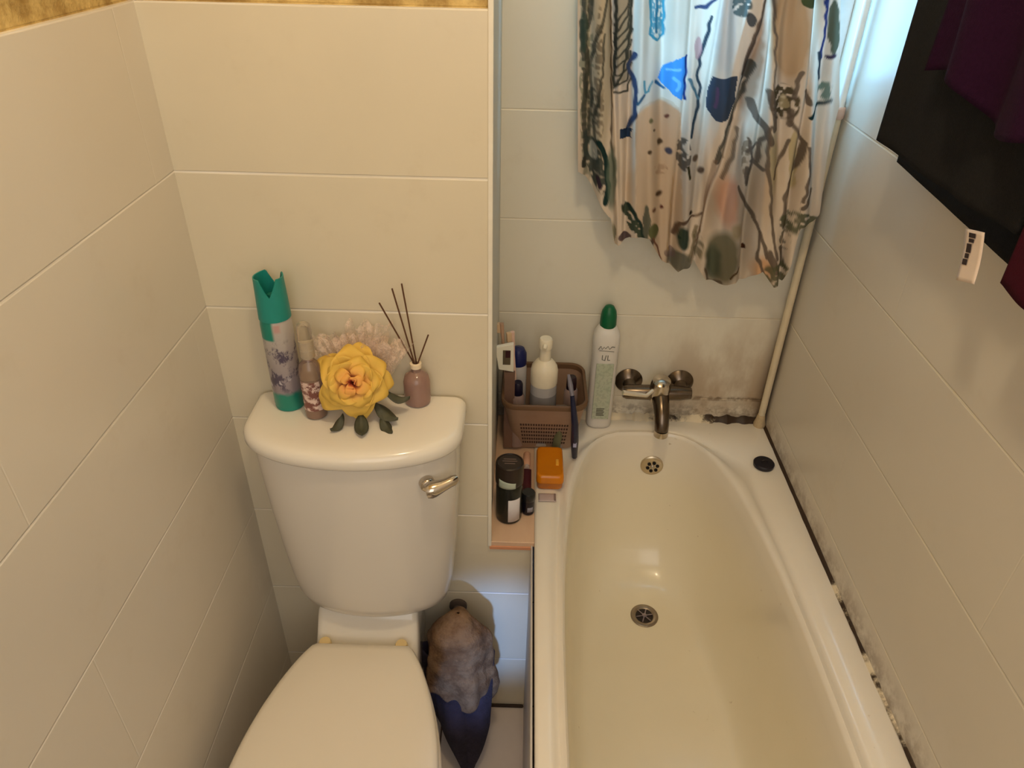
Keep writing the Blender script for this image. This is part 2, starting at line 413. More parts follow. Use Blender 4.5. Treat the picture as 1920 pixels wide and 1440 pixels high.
# ------------------------------------------------------------------ toilet
porc = mat('porcelain', (234, 228, 216), .13, vary=.03, vs=3, coat=.3); porc2 = mat('porcelain_body', (222, 216, 206), .2, vary=.03, vs=3, coat=.2)
CX = -.258
def dplan(hw, yb, ys, yf, n=64, cx=CX, e=.5, cr=.012):
    pts = []
    # back edge (straight), then the right side, front arc, left side
    for k in range(5): pts.append((cx - hw + cr + (2*hw - 2*cr) * k / 4, yb))
    for k in range(1, 4):
        a = PI/2 * k / 4; pts.append((cx + hw - cr + cr*math.sin(a), yb - cr + cr*math.cos(a)))
    for k in range(3): pts.append((cx + hw, yb - cr - (yb - cr - ys) * k / 2))
    for k in range(1, n):
        a = PI * k / n; pts.append((cx + hw * math.cos(a), ys - (ys - yf) * abs(math.sin(a)) ** (2*e*.86)))
    for k in range(3): pts.append((cx - hw, ys + (yb - cr - ys) * k / 2))
    for k in range(1, 4):
        a = PI/2 * k / 4; pts.append((cx - hw + cr - cr*math.cos(a), yb - cr + cr*math.sin(a)))
    return pts
toilet = thing('toilet', 'cream close coupled toilet with closed lid against the left tiled wall', 'toilet')
R_ = []
for z, dw, df in ((.8385, .010, .010), (.8400, .004, .004), (.846, 0, 0), (.856, 0, .0), (.862, .002, .003), (.8665, .006, .008), (.8685, .012, .015), (.8692, .022, .028), (.8695, .05, .05)):
    R_.append([(x_, y_, z) for x_, y_ in dplan(.172 - dw, .996 - dw*.3, .920, .826 + df)])
cl = MB().loft(R_).obj('cistern_lid', porc, toilet, smooth=70)
R_ = []
for z, hw, ys, yf, cx in ((.8400, .1615, .922, .836, -.2575), (.80, .161, .922, .837, -.2573), (.70, .157, .923, .840, -.2570), (.60, .151, .925, .845, -.2565), (.54, .146, .926, .848, -.2560), (.50, .141, .928, .852, -.2555), (.478, .134, .93, .857, -.2553), (.466, .124, .93, .866, -.2553), (.461, .108, .93, .88, -.2553)):
    R_.append([(x_, y_, z) for x_, y_ in dplan(hw, .994, ys, yf, cx=cx, cr=.02)])
ci = MB().loft(R_).obj('cistern', porc2, toilet, smooth=70)
# flush lever: escutcheon and curved handle
a = on_y(800, 918, .842); b = on_y(858, 893, .862)
n_ = Vector((.55, -1, 0)).normalized()
Mx = Matrix.Translation(a + Vector((0, .012, 0))) @ Vector((.45, -1, 0)).to_track_quat('Z', 'Y').to_matrix().to_4x4()
fo = MB().lathe([(.0125, -.006), (.0125, .002), (.0105, .006), (.006, .008), (0, .0085)], 30, Mx).obj('flush_lever', chrome, toilet)
pth = []
for k in range(9):
    t = k / 8; q = a.lerp(b, t) + Vector((.0, -.004 - .003*math.sin(PI*t), 0)); pth.append(q)
MB().tube(pth, [.0115, .0135, .0130, .0115, .0100, .0090, .0085, .0085, .0055], 18).obj('lever_arm', chrome, fo)
# pan
def seatplan(grow=0, y_back=.842, front=.385, mw=.166, bw=.084):
    pts = []; cx = -.2715
    ys = .56
    n = 36
    R = []
    for k in range(n + 1):                      # right side from the hinge to the widest point
        t = k / n; y = y_back - (y_back - ys) * t
        w_ = bw + (mw - bw) * math.sin(PI/2 * t) ** .72
        R.append((w_ + grow, y + (grow if k == 0 else 0)))
    for k in range(1, n):                       # front half ellipse
        a = PI/2 * k / n; R.append(((mw) * math.cos(a) + grow, ys - (ys - front + grow) * math.sin(a)))
    pts = [(cx + w_, y) for w_, y in R] + [(cx, front - grow)] + [(cx - w_, y) for w_, y in R[::-1]]
    return pts
def insetp(pts, k): return [(-.2715 + (x_ + .2715)*(1-k), .61 + (y_-.61)*(1-k)) for x_, y_ in pts]
def ringz(pts, z): return [(x_, y_, z) for x_, y_ in pts]
MB().loft([ringz(seatplan(-.004), .4085), ringz(seatplan(0), .411), ringz(seatplan(0), .4185), ringz(seatplan(-.004), .4235), ringz(insetp(seatplan(-.004), .05), .4255), ringz(insetp(seatplan(-.004), .3), .4262)]).obj('seat_lid', mat('seat_plastic', (236, 226, 208), .3, vary=.03, vs=3), toilet, smooth=70)
MB().loft([ringz(seatplan(-.002, .835), .391), ringz(seatplan(.0045, .835), .394), ringz(seatplan(.0045, .835), .4035), ringz(seatplan(.0, .835), .4078)]).obj('seat', mat('seat_plastic2', (228, 216, 196), .3, vary=.03, vs=3), toilet, smooth=70)
def sc_plan(s, yo=0, ww=1):
    return [(-.2715 + (x_ + .2715) * s * ww, .66 + (y_ - .66) * s + yo) for x_, y_ in seatplan(0)]
pan = MB().loft([ringz(sc_plan(.60, .06, .85), 0.0), ringz(sc_plan(.58, .06, .85), .05), ringz(sc_plan(.60, .05, .9), .16), ringz(sc_plan(.74, .03), .25), ringz(sc_plan(.90, .01), .32), ringz(sc_plan(.97, 0), .36), ringz(sc_plan(.985, 0), .385), ringz(sc_plan(.96, 0), .392)])
pan.obj('bowl', porc2, toilet, smooth=70)
# rear shelf of the pan, rising to the cistern
R_ = []
for y, zt, hw in ((.800, .385, .097), (.838, .388, .096), (.850, .392, .0955), (.862, .404, .0945), (.878, .432, .0935), (.892, .456, .0925), (.905, .4615, .0915), (.99, .4615, .088)):
    c_ = -.2685; z0 = .22 + (y-.8)*.3
    R_.append([(c_-hw+.01, y, z0), (c_+hw-.01, y, z0), (c_+hw, y, z0+.02), (c_+hw, y, zt-.012), (c_+hw-.003, y, zt-.004), (c_+hw-.012, y, zt), (c_-hw+.012, y, zt), (c_-hw+.003, y, zt-.004), (c_-hw, y, zt-.012), (c_-hw, y, z0+.02)])
MB().loft(R_).obj('rear_shelf', porc, toilet, smooth=50)
MB().tube([(-.28, .9, .24), (-.28, .94, .2), (-.28, .999, .19)], .045, 24).obj('waste_pipe', mat('grey_waste', (200, 196, 188), .4), toilet)
for s_ in (-1, 1):
    MB().lathe([(.011, .391), (.012, .398), (.012, .414), (.010, .419), (0, .420)], 22, T(-.2715 + s_*.070, .846, 0)).obj('hinge_cap', mat('hinge_gold_glint', (232, 206, 150), .25), toilet)  # gold tone of the caps stands in for a highlight

# ------------------------------------------------------------------ things on the cistern
LZ = .8697
# air freshener can
q = on_z(545, 750, LZ); q = Vector((-.367, .957, LZ))
can = thing('spray_can', 'tall air freshener can with teal cap standing on the cistern lid', 'spray can', q)
g = G('can_print'); x = g.xyz()
nz = g.noise(55, 4, .7, stretch=(1, 1, .6))
c = g.mix(g.ramp(x[2], .16, .02), s2l((196, 190, 184)), s2l((150, 140, 152)))
c = g.mix(g.math('MULTIPLY', g.ramp(nz, .50, .60), g.math('MULTIPLY', g.ramp(x[2], .135, .11), g.ramp(x[2], .025, .05))), c, s2l((92, 84, 104)))
c = g.mix(g.math('MULTIPLY', g.ramp(g.noise(80, 3), .58, .64), g.ramp(x[2], .08, .04)), c, s2l((224, 220, 228)))
teal = s2l((36, 140, 124))
c = g.mix(g.ramp(g.math('ADD', x[2], g.math('MULTIPLY', g.noise(40, 2), .02)), .046, .038), c, teal)
c = g.mix(g.math('MULTIPLY', g.ramp(x[2], .127, .131), g.ramp(x[0], .004, -.002)), c, teal)
c = g.mix(g.math('MULTIPLY', g.math('MULTIPLY', g.math('MULTIPLY', g.ramp(x[2], .140, .146), g.ramp(x[2], .158, .153)), g.math('MULTIPLY', g.ramp(x[0], .0, .005), g.ramp(x[0], .014, .009))), .5), c, s2l((206, 130, 126)))
g.base(c); g.b.inputs['Roughness'].default_value = .3; g.b.inputs['Metallic'].default_value = .25
MB().lathe([(.020, 0), (.0225, .001), (.0232, .004), (.0225, .007), (.0236, .010), (.0236, .150), (.0225, .158), (.0215, .162)], 44).obj('can_body', g.m, can)
# cap with two horns and a V notch towards the viewer
n = 64; rows = 14; v = []; f = []
def caph(a):
    d = abs(((a + PI/2 - .2 + PI) % (2*PI)) - PI)      # angle from the front
    d2 = abs(((a - PI/2 + .2 + PI) % (2*PI)) - PI)
    dd = min(d, d2)
    return .229 - .030 * max(0, 1 - dd / .62) ** .85 - .004*math.sin(min(dd, 1.57))
cp = MB(); cv = []
for k in range(rows + 1):
    t = k / rows; ring_ = []
    for i in range(n):
        a = 2*PI*i/n; top = caph(a); z = .160 + (top - .160) * t; r = .0238 - .0022 * t
        ring_.append((r*math.cos(a), r*math.sin(a), z))
    cv.append(ring_)
for k in range(rows, -1, -3):
    t = k / rows; ring_ = []
    for i in range(n):
        a = 2*PI*i/n; top = caph(a); z = .165 + (top - .165) * t; r = .0220 - .0022 * t
        ring_.append((r*math.cos(a), r*math.sin(a), z))
    cv.append(ring_)
cp.loft(cv, cap0=True, cap1=True)
cap = cp.obj('cap', mat('teal_plastic', (32, 138, 128), .4), can, smooth=50)
MB().lathe([(.008, .166), (.008, .192), (.006, .197), (0, .198)], 20).obj('nozzle', mat('teal_dark', (20, 110, 96), .4), can)

# clear body spray bottle
q = Vector((-.318, .930, LZ))
bs = thing('body_spray_bottle', 'small clear pinkish spray bottle between the teal can and the rose', 'bottle', q)
gl = mat('clear_pink_plastic', (240, 214, 196), .1, trans=.85, vary=.05)
MB().lathe([(.013, 0), (.0165, .002), (.0172, .008), (.0172, .082), (.0155, .094), (.0085, .102), (.0075, .108)], 36).obj('bottle_body', gl, bs)
MB().lathe([(.0160, .003), (.0160, .060), (0, .060)], 30, M=T(0, 0, 0)).obj('scented_liquid', mat('brownish_liquid', (206, 168, 146), .2, trans=.6), bs)
g = G('bottle_print'); n2 = g.noise(70, 4, .7)
g.base(g.mix(g.ramp(n2, .45, .55), s2l((220, 196, 186)), s2l((122, 74, 66)))); g.b.inputs['Roughness'].default_value = .4
MB().sheet(lambda u, w_: (.0175*math.cos(-2.5+u*1.9), .0175*math.sin(-2.5+u*1.9), .018+w_*.052), 20, 6).obj('label', g.m, bs)
MB().lathe([(.0085, .106), (.0095, .108), (.0095, .120), (.0075, .122), (.0072, .134), (.0045, .135)], 26).obj('pump_collar', mat('pale_pump', (226, 214, 196), .4), bs)
MB().lathe([(.0112, .108), (.0112, .150), (.0095, .162), (.006, .165), (0, .166)], 30).obj('clear_cap', mat('clear_cap', (244, 236, 222), .08, trans=.92), bs)

# reed diffuser
q = Vector((-.164, .974, LZ))
rd = thing('reed_diffuser', 'small mauve glass reed diffuser on the right of the cistern lid', 'diffuser', q)
MB().lathe([(.017, 0), (.0205, .002), (.0215, .008), (.0215, .040), (.019, .050), (.012, .056), (.0075, .059), (.0072, .066), (.0085, .067), (.0085, .070)], 40).obj('glass_bottle', mat('mauve_glass', (206, 168, 154), .12, trans=.55, vary=.05), rd)
MB().lathe([(.0195, .003), (.0200, .032), (0, .032)], 36).obj('fragrance_oil', mat('mauve_oil', (160, 120, 112), .2, trans=.2), rd)
MB().lathe([(.0088, .066), (.0092, .0735), (.0055, .0745), (.005, .070)], 26).obj('neck_collar', mat('pearl_collar', (238, 220, 190), .25), rd)
tips = [(711, 568, .96), (735, 541, .975), (753, 532, .98), (803, 628, .965), (742, 590, .985), (790, 640, .98)]
for i, (px, py, yy) in enumerate(tips[:4]):
    e = on_y(px, py, yy) - Vector(q)
    s0 = Vector((-.004 + .0022*i, (-1)**i*.002, .008)); nk = Vector((-.003+.002*i, (-1)**i*.002, .072))
    MB().tube([s0, nk, e], .00125, 8).obj('reed', mat('brown_reed', (92, 58, 36), .6), rd)

# yellow rose on a leafy base with pale tulle
rc = Vector((-.252, .925, .938))
rose = thing('artificial_rose', 'yellow artificial rose facing forward at the centre of the cistern lid', 'flower', (rc.x, rc.y, LZ))
off = Vector((0, 0, rc.z - LZ))
ax = Vector((.12, -.86, .46)).normalized()
zx = Vector((1, 0, 0)); zx = (zx - ax * zx.dot(ax)).normalized(); zy = ax.cross(zx)
RM = Matrix((zx, zy, ax)).transposed().to_4x4(); RM.translation = off
g = G('rose_petal')
vd = g.n.new('ShaderNodeVectorMath'); vd.operation = 'DISTANCE'; g.link(g.obj(), vd.inputs[0]); vd.inputs[1].default_value = tuple(off + ax*.016)
rr0 = g.math('ADD', vd.outputs['Value'], g.math('MULTIPLY', g.math('SUBTRACT', g.noise(70, 3), .5), .012))
c = g.mix(g.ramp(rr0, .010, .021), s2l((206, 104, 74)), s2l((236, 168, 84)))
c = g.mix(g.ramp(rr0, .018, .034), c, s2l((228, 188, 84)))
g.base(c); g.b.inputs['Roughness'].default_value = .65; g.b.inputs['Subsurface Weight'].default_value = .08; g.b.inputs['Subsurface Radius'].default_value = (.01, .006, .002)
petal_m = g.m
# layers: count, reach, height, half width, phase
layers = [(1, .004, .030, .010, .3), (2, .008, .033, .013, 1.0), (3, .014, .034, .017, .2), (4, .023, .031, .022, .8), (5, .034, .024, .028, .1), (6, .046, .012, .032, .6), (5, .053, .001, .030, .0)]
for li, (cnt, Rr, Hh, Wd, ph0) in enumerate(layers):
    for k in range(cnt):
        a0 = 2*PI*k/cnt + ph0 + random.uniform(-.15, .15); wv = random.uniform(0, 6); sc_ = random.uniform(.93, 1.06)
        def fn(u, w_, a0=a0, Rr=Rr*sc_, Hh=Hh, Wd=Wd, wv=wv):
            uu = u*2-1
            tip = 1 - .22*abs(uu)**2.2                     # rounded, slightly pointed tip
            q_ = w_*tip
            w2 = Wd * math.sin(PI * (.10 + .58*w_)) ** .7
            r = Rr * (q_ ** 1.55)
            h = Hh * math.sin(min(1, q_*1.2)*PI/2)
            curl = max(0, q_-.78)/.22
            r += curl**1.5 * (.0055 if Rr > .012 else .0015); h -= curl**1.7 * (.0065 if Rr > .012 else .001)
            lat = uu * w2
            rad = max(.0065, Rr*.95 + .004)
            if Rr < .03:
                ang = a0 + lat/rad*.85 + .25*w_
                r2 = max(.0012, r + .0015) + .0009*math.sin(uu*5+wv)*w_
                return (r2*math.cos(ang), r2*math.sin(ang), h)
            ang = lat/rad*.55
            cx_ = (r+.002)*math.cos(ang) - .0; cy_ = lat*.93
            cx_ += .0016*math.sin(uu*6+wv)*w_; h2 = h + 9*lat*lat*w_ + .0018*math.sin(uu*5+wv*2)*w_
            return (cx_*math.cos(a0) - cy_*math.sin(a0), cx_*math.sin(a0) + cy_*math.cos(a0), h2)
        MB().sheet(fn, 14, 12, RM).obj('petal', petal_m, rose, solid=.0005, smooth=80)
MB().tube([(0, .012, .0), (0, .016, .03), tuple(off + ax*-.004)], .003, 10).obj('stem', mat('rose_stem', (70, 84, 50), .6), rose)
for (lx, ly, lz, s_, rr) in ((.040, -.006, .020, .030, -.5), (.012, -.030, .014, .026, -1.35), (.055, .010, .036, .026, .1), (-.022, -.026, .010, .020, -2.1), (.046, -.022, .006, .022, -.9)):  # leaves enlarged and darkened to stand in for shadow around the rose
    def lf(u, w_, s_=s_):
        uu = u*2-1; wd = s_*.42*math.sin(PI*min(.999, w_))**.8
        return (s_*(w_-.35)*1.6, uu*wd, .004*math.cos(w_*5) - .006*abs(uu)+.005)
    MB().sheet(lf, 8, 10, T(lx, ly, lz) @ Matrix.Rotation(rr, 4, 'Z') @ Matrix.Rotation(.25, 4, 'Y')).obj('leaf', mat('shaded_rose_leaf', (72, 72, 54), .6, vary=.3), rose, solid=.0006, smooth=80)

def tulle_mat():
    g = G('pale_tulle'); g.base(g.mix(g.noise(60, 4), s2l((236, 206, 184)), s2l((250, 232, 214)))); g.b.inputs['Roughness'].default_value = .7
    tr = g.n.new('ShaderNodeBsdfTransparent'); mx = g.n.new('ShaderNodeMixShader')
    g.link(g.math('ADD', .18, g.math('MULTIPLY', g.ramp(g.noise(60, 4, .7), .4, .62), .5)), mx.inputs[0]); g.link(tr.outputs[0], mx.inputs[1]); g.link(g.b.outputs[0], mx.inputs[2]); g.link(mx.outputs[0], g.out.inputs[0]); return g.m
tm = tulle_mat()
tw = thing('tulle_posy', 'pale pink ruffled tulle posy standing behind the yellow rose', 'ornament', (-.249, .966, LZ))
for k in range(9):
    a0 = -1.0 + 2.0 * k / 8 ; tl = random.uniform(.82, 1.0)
    def fn(u, w_, a0=a0, tl=tl, k=k):
        uu = u*2-1; hgt_ = .142*tl*w_; sp_ = .006 + .026*w_
        x_ = math.sin(a0)*.060*w_**.9 + uu*sp_*1.2
        y_ = -.004 + .016*math.cos(a0*2)*w_ - .008*math.sin(uu*8+k)*w_ + .010*((k % 3)-1)*w_
        return (x_, y_, hgt_*math.cos(a0*.45) + .006*math.sin(uu*11+k*2)*w_)
    MB().sheet(fn, 22, 12).obj('ruffle', tm, tw, smooth=80)
MB().lathe([(.018, 0), (.020, .002), (.016, .010), (.006, .016), (0, .017)], 24).obj('posy_base', mat('posy_base', (196, 164, 144), .6), tw)

# ------------------------------------------------------------------ basket and what is in it
bz = LEDGE + .0008
BZT = .682
bk = thing('storage_basket', 'taupe plastic basket of toiletries on the corner of the bath ledge', 'basket')
def rr_plan(x0, x1, y0, y1, r, n=8):
    pts = []
    for cx_, cy_, s0 in ((x1-r, y1-r, 0), (x0+r, y1-r, PI/2), (x0+r, y0+r, PI), (x1-r, y0+r, 3*PI/2)):
        for k in range(n+1):
            a = s0 + PI/2*k/n; pts.append((cx_+r*math.cos(a), cy_+r*math.sin(a)))
    return pts
p0 = rr_plan(-.010, .125, 1.283, 1.388, .022); p1 = rr_plan(-.034, .142, 1.236, 1.404, .030)
bzz = RIM + .0015
def bring(t, d=0):
    z = bzz + (BZT - bzz) * t
    return [(a[0]+(b[0]-a[0])*t + d*((.055 - a[0])/.1), a[1]+(b[1]-a[1])*t + d*((1.335 - a[1])/.1), z) for a, b in zip(p0, p1)]
g = G('taupe_basket'); g.base(g.mix(g.noise(30, 3), s2l((150, 120, 98)), s2l((172, 142, 120)))); g.b.inputs['Roughness'].default_value = .5
basket_m = g.m
outr = [bring(t) for t in (0, .12, .2, .3, .4, .5, .6, .68, .76, .85, .93, 1)]
inr = [bring(t, .0022) for t in (1, .7, .4, .1, .02)]
MB().loft(outr + inr).obj('basket_body', basket_m, bk, smooth=50)
# woven slots: dark openings in rows on the front and side faces
mb = MB()
def slot(side, u, t):
    if side == 'f':
        a, b = Vector((p0[2*9+8][0], p0[2*9+8][1], 0)), Vector((p0[3*9][0], p0[3*9][1], 0)); a1, b1 = Vector((p1[2*9+8][0], p1[2*9+8][1], 0)), Vector((p1[3*9][0], p1[3*9][1], 0))
    elif side == 'r':
        a, b = Vector((*p0[3*9+8], 0)), Vector((*p0[0], 0)); a1, b1 = Vector((*p1[3*9+8], 0)), Vector((*p1[0], 0))
    else:
        a, b = Vector((*p0[9+8], 0)), Vector((*p0[18], 0)); a1, b1 = Vector((*p1[9+8], 0)), Vector((*p1[18], 0))
    def P(u, t):
        q = a.lerp(b, u).lerp(a1.lerp(b1, u), t); q.z = bzz + (BZT - bzz) * t; return q
    c_ = P(u, t); ex = (P(u+.01, t) - c_).normalized(); ez = (P(u, t+.01) - c_).normalized(); en = ex.cross(ez).normalized()
    Mx = Matrix((ex, en, ez)).transposed().to_4x4(); Mx.translation = c_
    return Mx
for side, nu in (('f', 19), ('r', 14), ('l', 14)):
    mb = MB()
    for i in range(nu):
        for j in range(6):
            mb.box((-.0017, -.0006, -.0032), (.0017, .0007, .0032), slot(side, (i+.5)/nu, .14 + j*.085))
    mb.obj('slotted_panel', mat('basket_gap', (70, 48, 38), .8), bk, smooth=0)
MB().loft([[(x_*1.0, y_, BZT-.010) for x_, y_ in rr_plan(-.0365, .1445, 1.2335, 1.4065, .032)], [(x_, y_, BZT) for x_, y_ in rr_plan(-.0375, .1455, 1.2325, 1.4075, .033)], [(x_, y_, BZT+.003) for x_, y_ in rr_plan(-.0355, .1435, 1.2345, 1.4055, .031)], [(x_, y_, BZT+.001) for x_, y_ in rr_plan(-.0310, .139, 1.239, 1.401, .028)], [(x_, y_, BZT-.010) for x_, y_ in rr_plan(-.0305, .1385, 1.2395, 1.4005, .028)]], False, False).obj('rim', mat('basket_rim', (110, 82, 58), .5), bk, smooth=60)
in_z = bzz + .0035
white = mat('white_plastic', (238, 226, 200), .35); offw = mat('frosted_white', (196, 192, 190), .3, vary=.05, trans=.15)
def topof(px, py, y): return on_y(px, py, y).z
# pump bottle
yb = 1.305; xb = .052
pb = thing('foam_pump_bottle', 'frosted foam pump bottle with white top in the middle of the taupe basket', 'bottle', (xb, yb, in_z))
H = topof(1020, 634, yb) - in_z; Hs = topof(1020, 700, yb) - in_z
MB().lathe([(.022, 0), (.0265, .002), (.028, .008), (.028, Hs-.032), (.0275, Hs-.020), (.026, Hs-.014)], 40).obj('bottle_body', offw, pb)
MB().lathe([(.0284, Hs-.022), (.0288, Hs-.018), (.0288, Hs+.010), (.0265, Hs+.020), (.018, Hs+.032), (.0125, Hs+.036), (.0118, H-.024), (.0138, H-.022), (.0142, H-.004), (.0120, H), (0, H)], 40).obj('pump_top', white, pb)
MB().tube([(0, 0, H-.010), (-.002, -.016, H-.011), (-.003, -.022, H-.014)], [.006, .005, .004], 14).obj('nozzle', white, pb)
MB().lathe([(.0284, .012), (.0284, Hs-.045)], 40, close=False).obj('label', mat('grey_label', (146, 142, 142), .5, vs=40), pb)
# roll-on with navy cap
yb = 1.352; xb = -.004
H = topof(970, 650, yb) - in_z
rb = thing('lotion_bottle', 'white bottle with rounded navy cap at the left back of the basket', 'bottle', (xb, yb, in_z))
MB().lathe([(.015, 0), (.0185, .002), (.019, .006), (.019, H-.050), (.0175, H-.040)], 34).obj('bottle_body', mat('greyish_white', (206, 200, 196), .4), rb)
MB().lathe([(.0180, H-.042), (.0185, H-.038), (.0180, H-.015), (.013, H-.004), (0, H)], 34).obj('cap', mat('navy_cap', (28, 36, 92), .35), rb)
# dark small bottles in the basket
for i, (xx, yy, px, py, lab, cc) in enumerate(((-.003, 1.288, 971, 716, 'small bottle with black navy cap at the left front of the basket', (20, 16, 40)), (.112, 1.315, 1073, 706, 'small bottle with dark maroon cap at the right of the basket', (30, 8, 24)))):
    H = topof(px, py, yy) - in_z
    sb = thing('small_bottle', lab, 'bottle', (xx, yy, in_z))
    MB().lathe([(.012, 0), (.0148, .002), (.015, .005), (.015, H-.036), (.012, H-.030)], 28).obj('bottle_body', mat('taupe_bottle', (150, 128, 122), .35), sb)
    MB().lathe([(.0105, H-.034), (.0112, H-.030), (.0105, H-.004), (.0085, H), (0, H)], 28).obj('cap', mat('dark_cap%d' % i, cc, .35), sb)
# grey tubes jumbled at right front
tb = thing('grey_tube', 'crumpled grey and clear tube standing at the right front inside the basket', 'tube', (.092, 1.290, in_z))
MB().loft([[(.014*math.cos(a)*(1-.1*k), (.012-.0026*k)*math.sin(a), .002+.024*k) for a in [2*PI*i/24 for i in range(24)]] for k in range(5)]).obj('tube_body', mat('grey_clear', (142, 128, 124), .25, vary=.35, vs=60), tb)
MB().box((-.0112, -.0016, .096), (.0112, .0016, .108)).obj('crimp', mat('crimp_grey', (120, 108, 100), .4), tb)
tb2 = thing('green_tube', 'short grey green tube lying low inside the basket beside the pump bottle', 'tube', (.084, 1.272, in_z))
MB().lathe([(.009, 0), (.0095, .08), (.008, .083), (.008, .105), (0, .106)], 22, Matrix.Rotation(.1, 4, 'Y')).obj('tube_body', mat('grey_green', (104, 104, 76), .4, vary=.3, vs=60), tb2)
# white card box at the left back
yb = 1.275
cA, cB, cC_, cD = on_y(928, 652, yb), on_y(963, 645, yb), on_y(963, 698, yb), on_y(933, 693, yb)
cb = thing('white_carton', 'small white carton with dark square mark at the left of the basket', 'carton')
bot = in_z
def lean(dy): return [(cD.x+.002, yb+dy, cD.z), (cC_.x, yb+dy, cC_.z), (cB.x, yb+dy, cB.z), (cA.x, yb+dy, cA.z)]
mb = MB().loft([lean(0), lean(.010)])
mb.obj('carton_box', mat('carton_white', (240, 236, 220), .5, vary=.04), cb, bevel=.0015)
a1, a2 = on_y(943, 657, yb-.0006), on_y(957, 684, yb-.0006)
MB().box((a1.x, yb-.0009, a2.z), (a2.x, yb-.0002, a1.z)).obj('printed_square', mat('print_brown', (96, 84, 66), .5), cb)
a1, a2 = on_y(948, 658, yb-.0012), on_y(957, 671, yb-.0012)
MB().box((a1.x, yb-.0014, a2.z), (a2.x, yb-.0008, a1.z)).obj('dark_mark', mat('print_maroon', (52, 10, 22), .5), cb)
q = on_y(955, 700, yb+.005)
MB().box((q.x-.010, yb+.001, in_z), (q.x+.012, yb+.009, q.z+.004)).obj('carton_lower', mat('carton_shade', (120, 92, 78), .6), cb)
# toothbrushes behind the carton
for i, (px, py, cc, lab) in enumerate(((936, 606, (186, 150, 124), 'tan toothbrush standing behind the white carton, nearest the reveal'), (961, 622, (232, 196, 178), 'pale pink toothbrush standing behind the white carton'))):
    e = on_y(px, py, 1.30); tbp = thing('toothbrush', lab, 'toothbrush', (0, 0, 0))
    e.x = max(e.x, XP+.0085)
    s0 = Vector((-.014 + .012*i, 1.296+.01*i, in_z+.001))
    MB().tube([s0, s0.lerp(e, .6), s0.lerp(e, .8), e], [.0042, .0045, .003, .0045], 12).obj('handle', mat('brush_h%d' % i, cc, .4), tbp)
    d_ = (e - s0).normalized()
    Mx = Matrix.Translation(e - d_*.010) @ d_.to_track_quat('Z', 'Y').to_matrix().to_4x4()
    MB().box((-.004, -.013, -.011), (.004, -.003, .010), Mx).obj('bristles', mat('bristle%d' % i, (216, 186, 150), .7), tbp, bevel=.001)
# razor leaning over the front of the basket
rz_ = thing('razor', 'navy handled safety razor leaning against the right front of the basket', 'razor')
e0 = on_y(1077, 858, 1.205); e0 = on_z(1077, 856, RIM+.009); e1 = on_y(1078, 795, 1.212); e2 = on_y(1073, 742, 1.224); e3 = on_y(1066, 702, 1.245)
MB().tube([e0, e0.lerp(e1, .5), e1, e1.lerp(e2, .5), e2], [.0062, .0085, .0075, .0058, .0045], 16).obj('handle', mat('navy_rubber', (30, 34, 62), .35), rz_)
MB().tube([e2, e2.lerp(e3, .5), e3], [.004, .0052, .003], 12).obj('clear_guard', mat('razor_grey', (150, 146, 160), .2, trans=.4), rz_)
q = e0.lerp(e1, .45)
MB().box((q.x-.0035, q.y-.0098, q.z-.006), (q.x+.0035, q.y-.0072, q.z+.008)).obj('grip_mark', mat('pale_mark', (168, 170, 204), .4), rz_)

# bleach bottle
yb = 1.372
q = on_z(1128, 778, RIM + .001)
bl = thing('bleach_bottle', 'tall white cleaner bottle with green cap on the bath corner', 'bottle', (.186, 1.382, RIM+.0012))
def el(hw, hd, z, n=40, e=.75):
    r_ = []
    for i in range(n):
        a = 2*PI*i/n; c_, s_ = math.cos(a), math.sin(a)
        r_.append((abs(c_)**e*hw*(1 if c_ >= 0 else -1), abs(s_)**e*hd*(1 if s_ >= 0 else -1), z))
    return r_
Hb = .262
prof = [(.0225, 0), (.0275, .003), (.029, .010), (.0292, .10), (.0288, .15), (.0278, .185), (.0292, .21), (.0296, .225), (.0275, .245), (.021, .256), (.0165, .262)]
MB().loft([el(w_, min(w_*.84, .0245), z) for w_, z in prof]).obj('bottle_body', mat('cool_white_plastic', (226, 222, 216), .35, vary=.05, vs=20), bl, smooth=60)
MB().lathe([(.0170, .260), (.0178, .264), (.0172, .284), (.0150, .296), (.0095, .306), (.004, .309), (0, .309)], 36, sx=1).obj('green_cap', mat('green_plastic', (4, 96, 58), .4), bl)
lab = bl
g = G('cleaner_label'); x = g.xyz()
c = g.mix(g.noise(30, 3), s2l((196, 198, 184)), s2l((170, 186, 160)))
c = g.mix(g.math('MULTIPLY', g.ramp(g.noise(150, 3), .5, .56), .25), c, s2l((120, 130, 112)))
g.base(c); g.b.inputs['Roughness'].default_value = .4
MB().box((-.019, -.0262, .030), (.019, -.0240, .178)).obj('label', g.m, bl, bevel=.001)
ink = mat('label_ink', (104, 104, 92), .5)
mb = MB(); 
# script-like word drawn as strokes near the shoulder, then small print
def strokes(mb, pts, y, w_=.0009):
    mb.tube([(x_, y, z_) for x_, z_ in pts], w_, 6)
strokes(mb, [(-.018, .214), (-.013, .222), (-.010, .214), (-.006, .220), (-.003, .216), (.002, .222), (.006, .215), (.011, .221), (.017, .220)], -.0245)
strokes(mb, [(-.016, .211), (.016, .209)], -.0247, .0006)
strokes(mb, [(-.008, .199), (-.008, .188), (-.002, .186), (.0, .199)], -.0244)
strokes(mb, [(.004, .199), (.004, .187), (.009, .187)], -.0244)
mb.obj('lettering', ink, bl, smooth=0); mb = MB()
for k in range(5): mb.box((-.010, -.0267, .040+.0045*k), (.008 - .002*(k % 2), -.0260, .0425+.0045*k))
mb.obj('barcode', ink, bl, smooth=0)

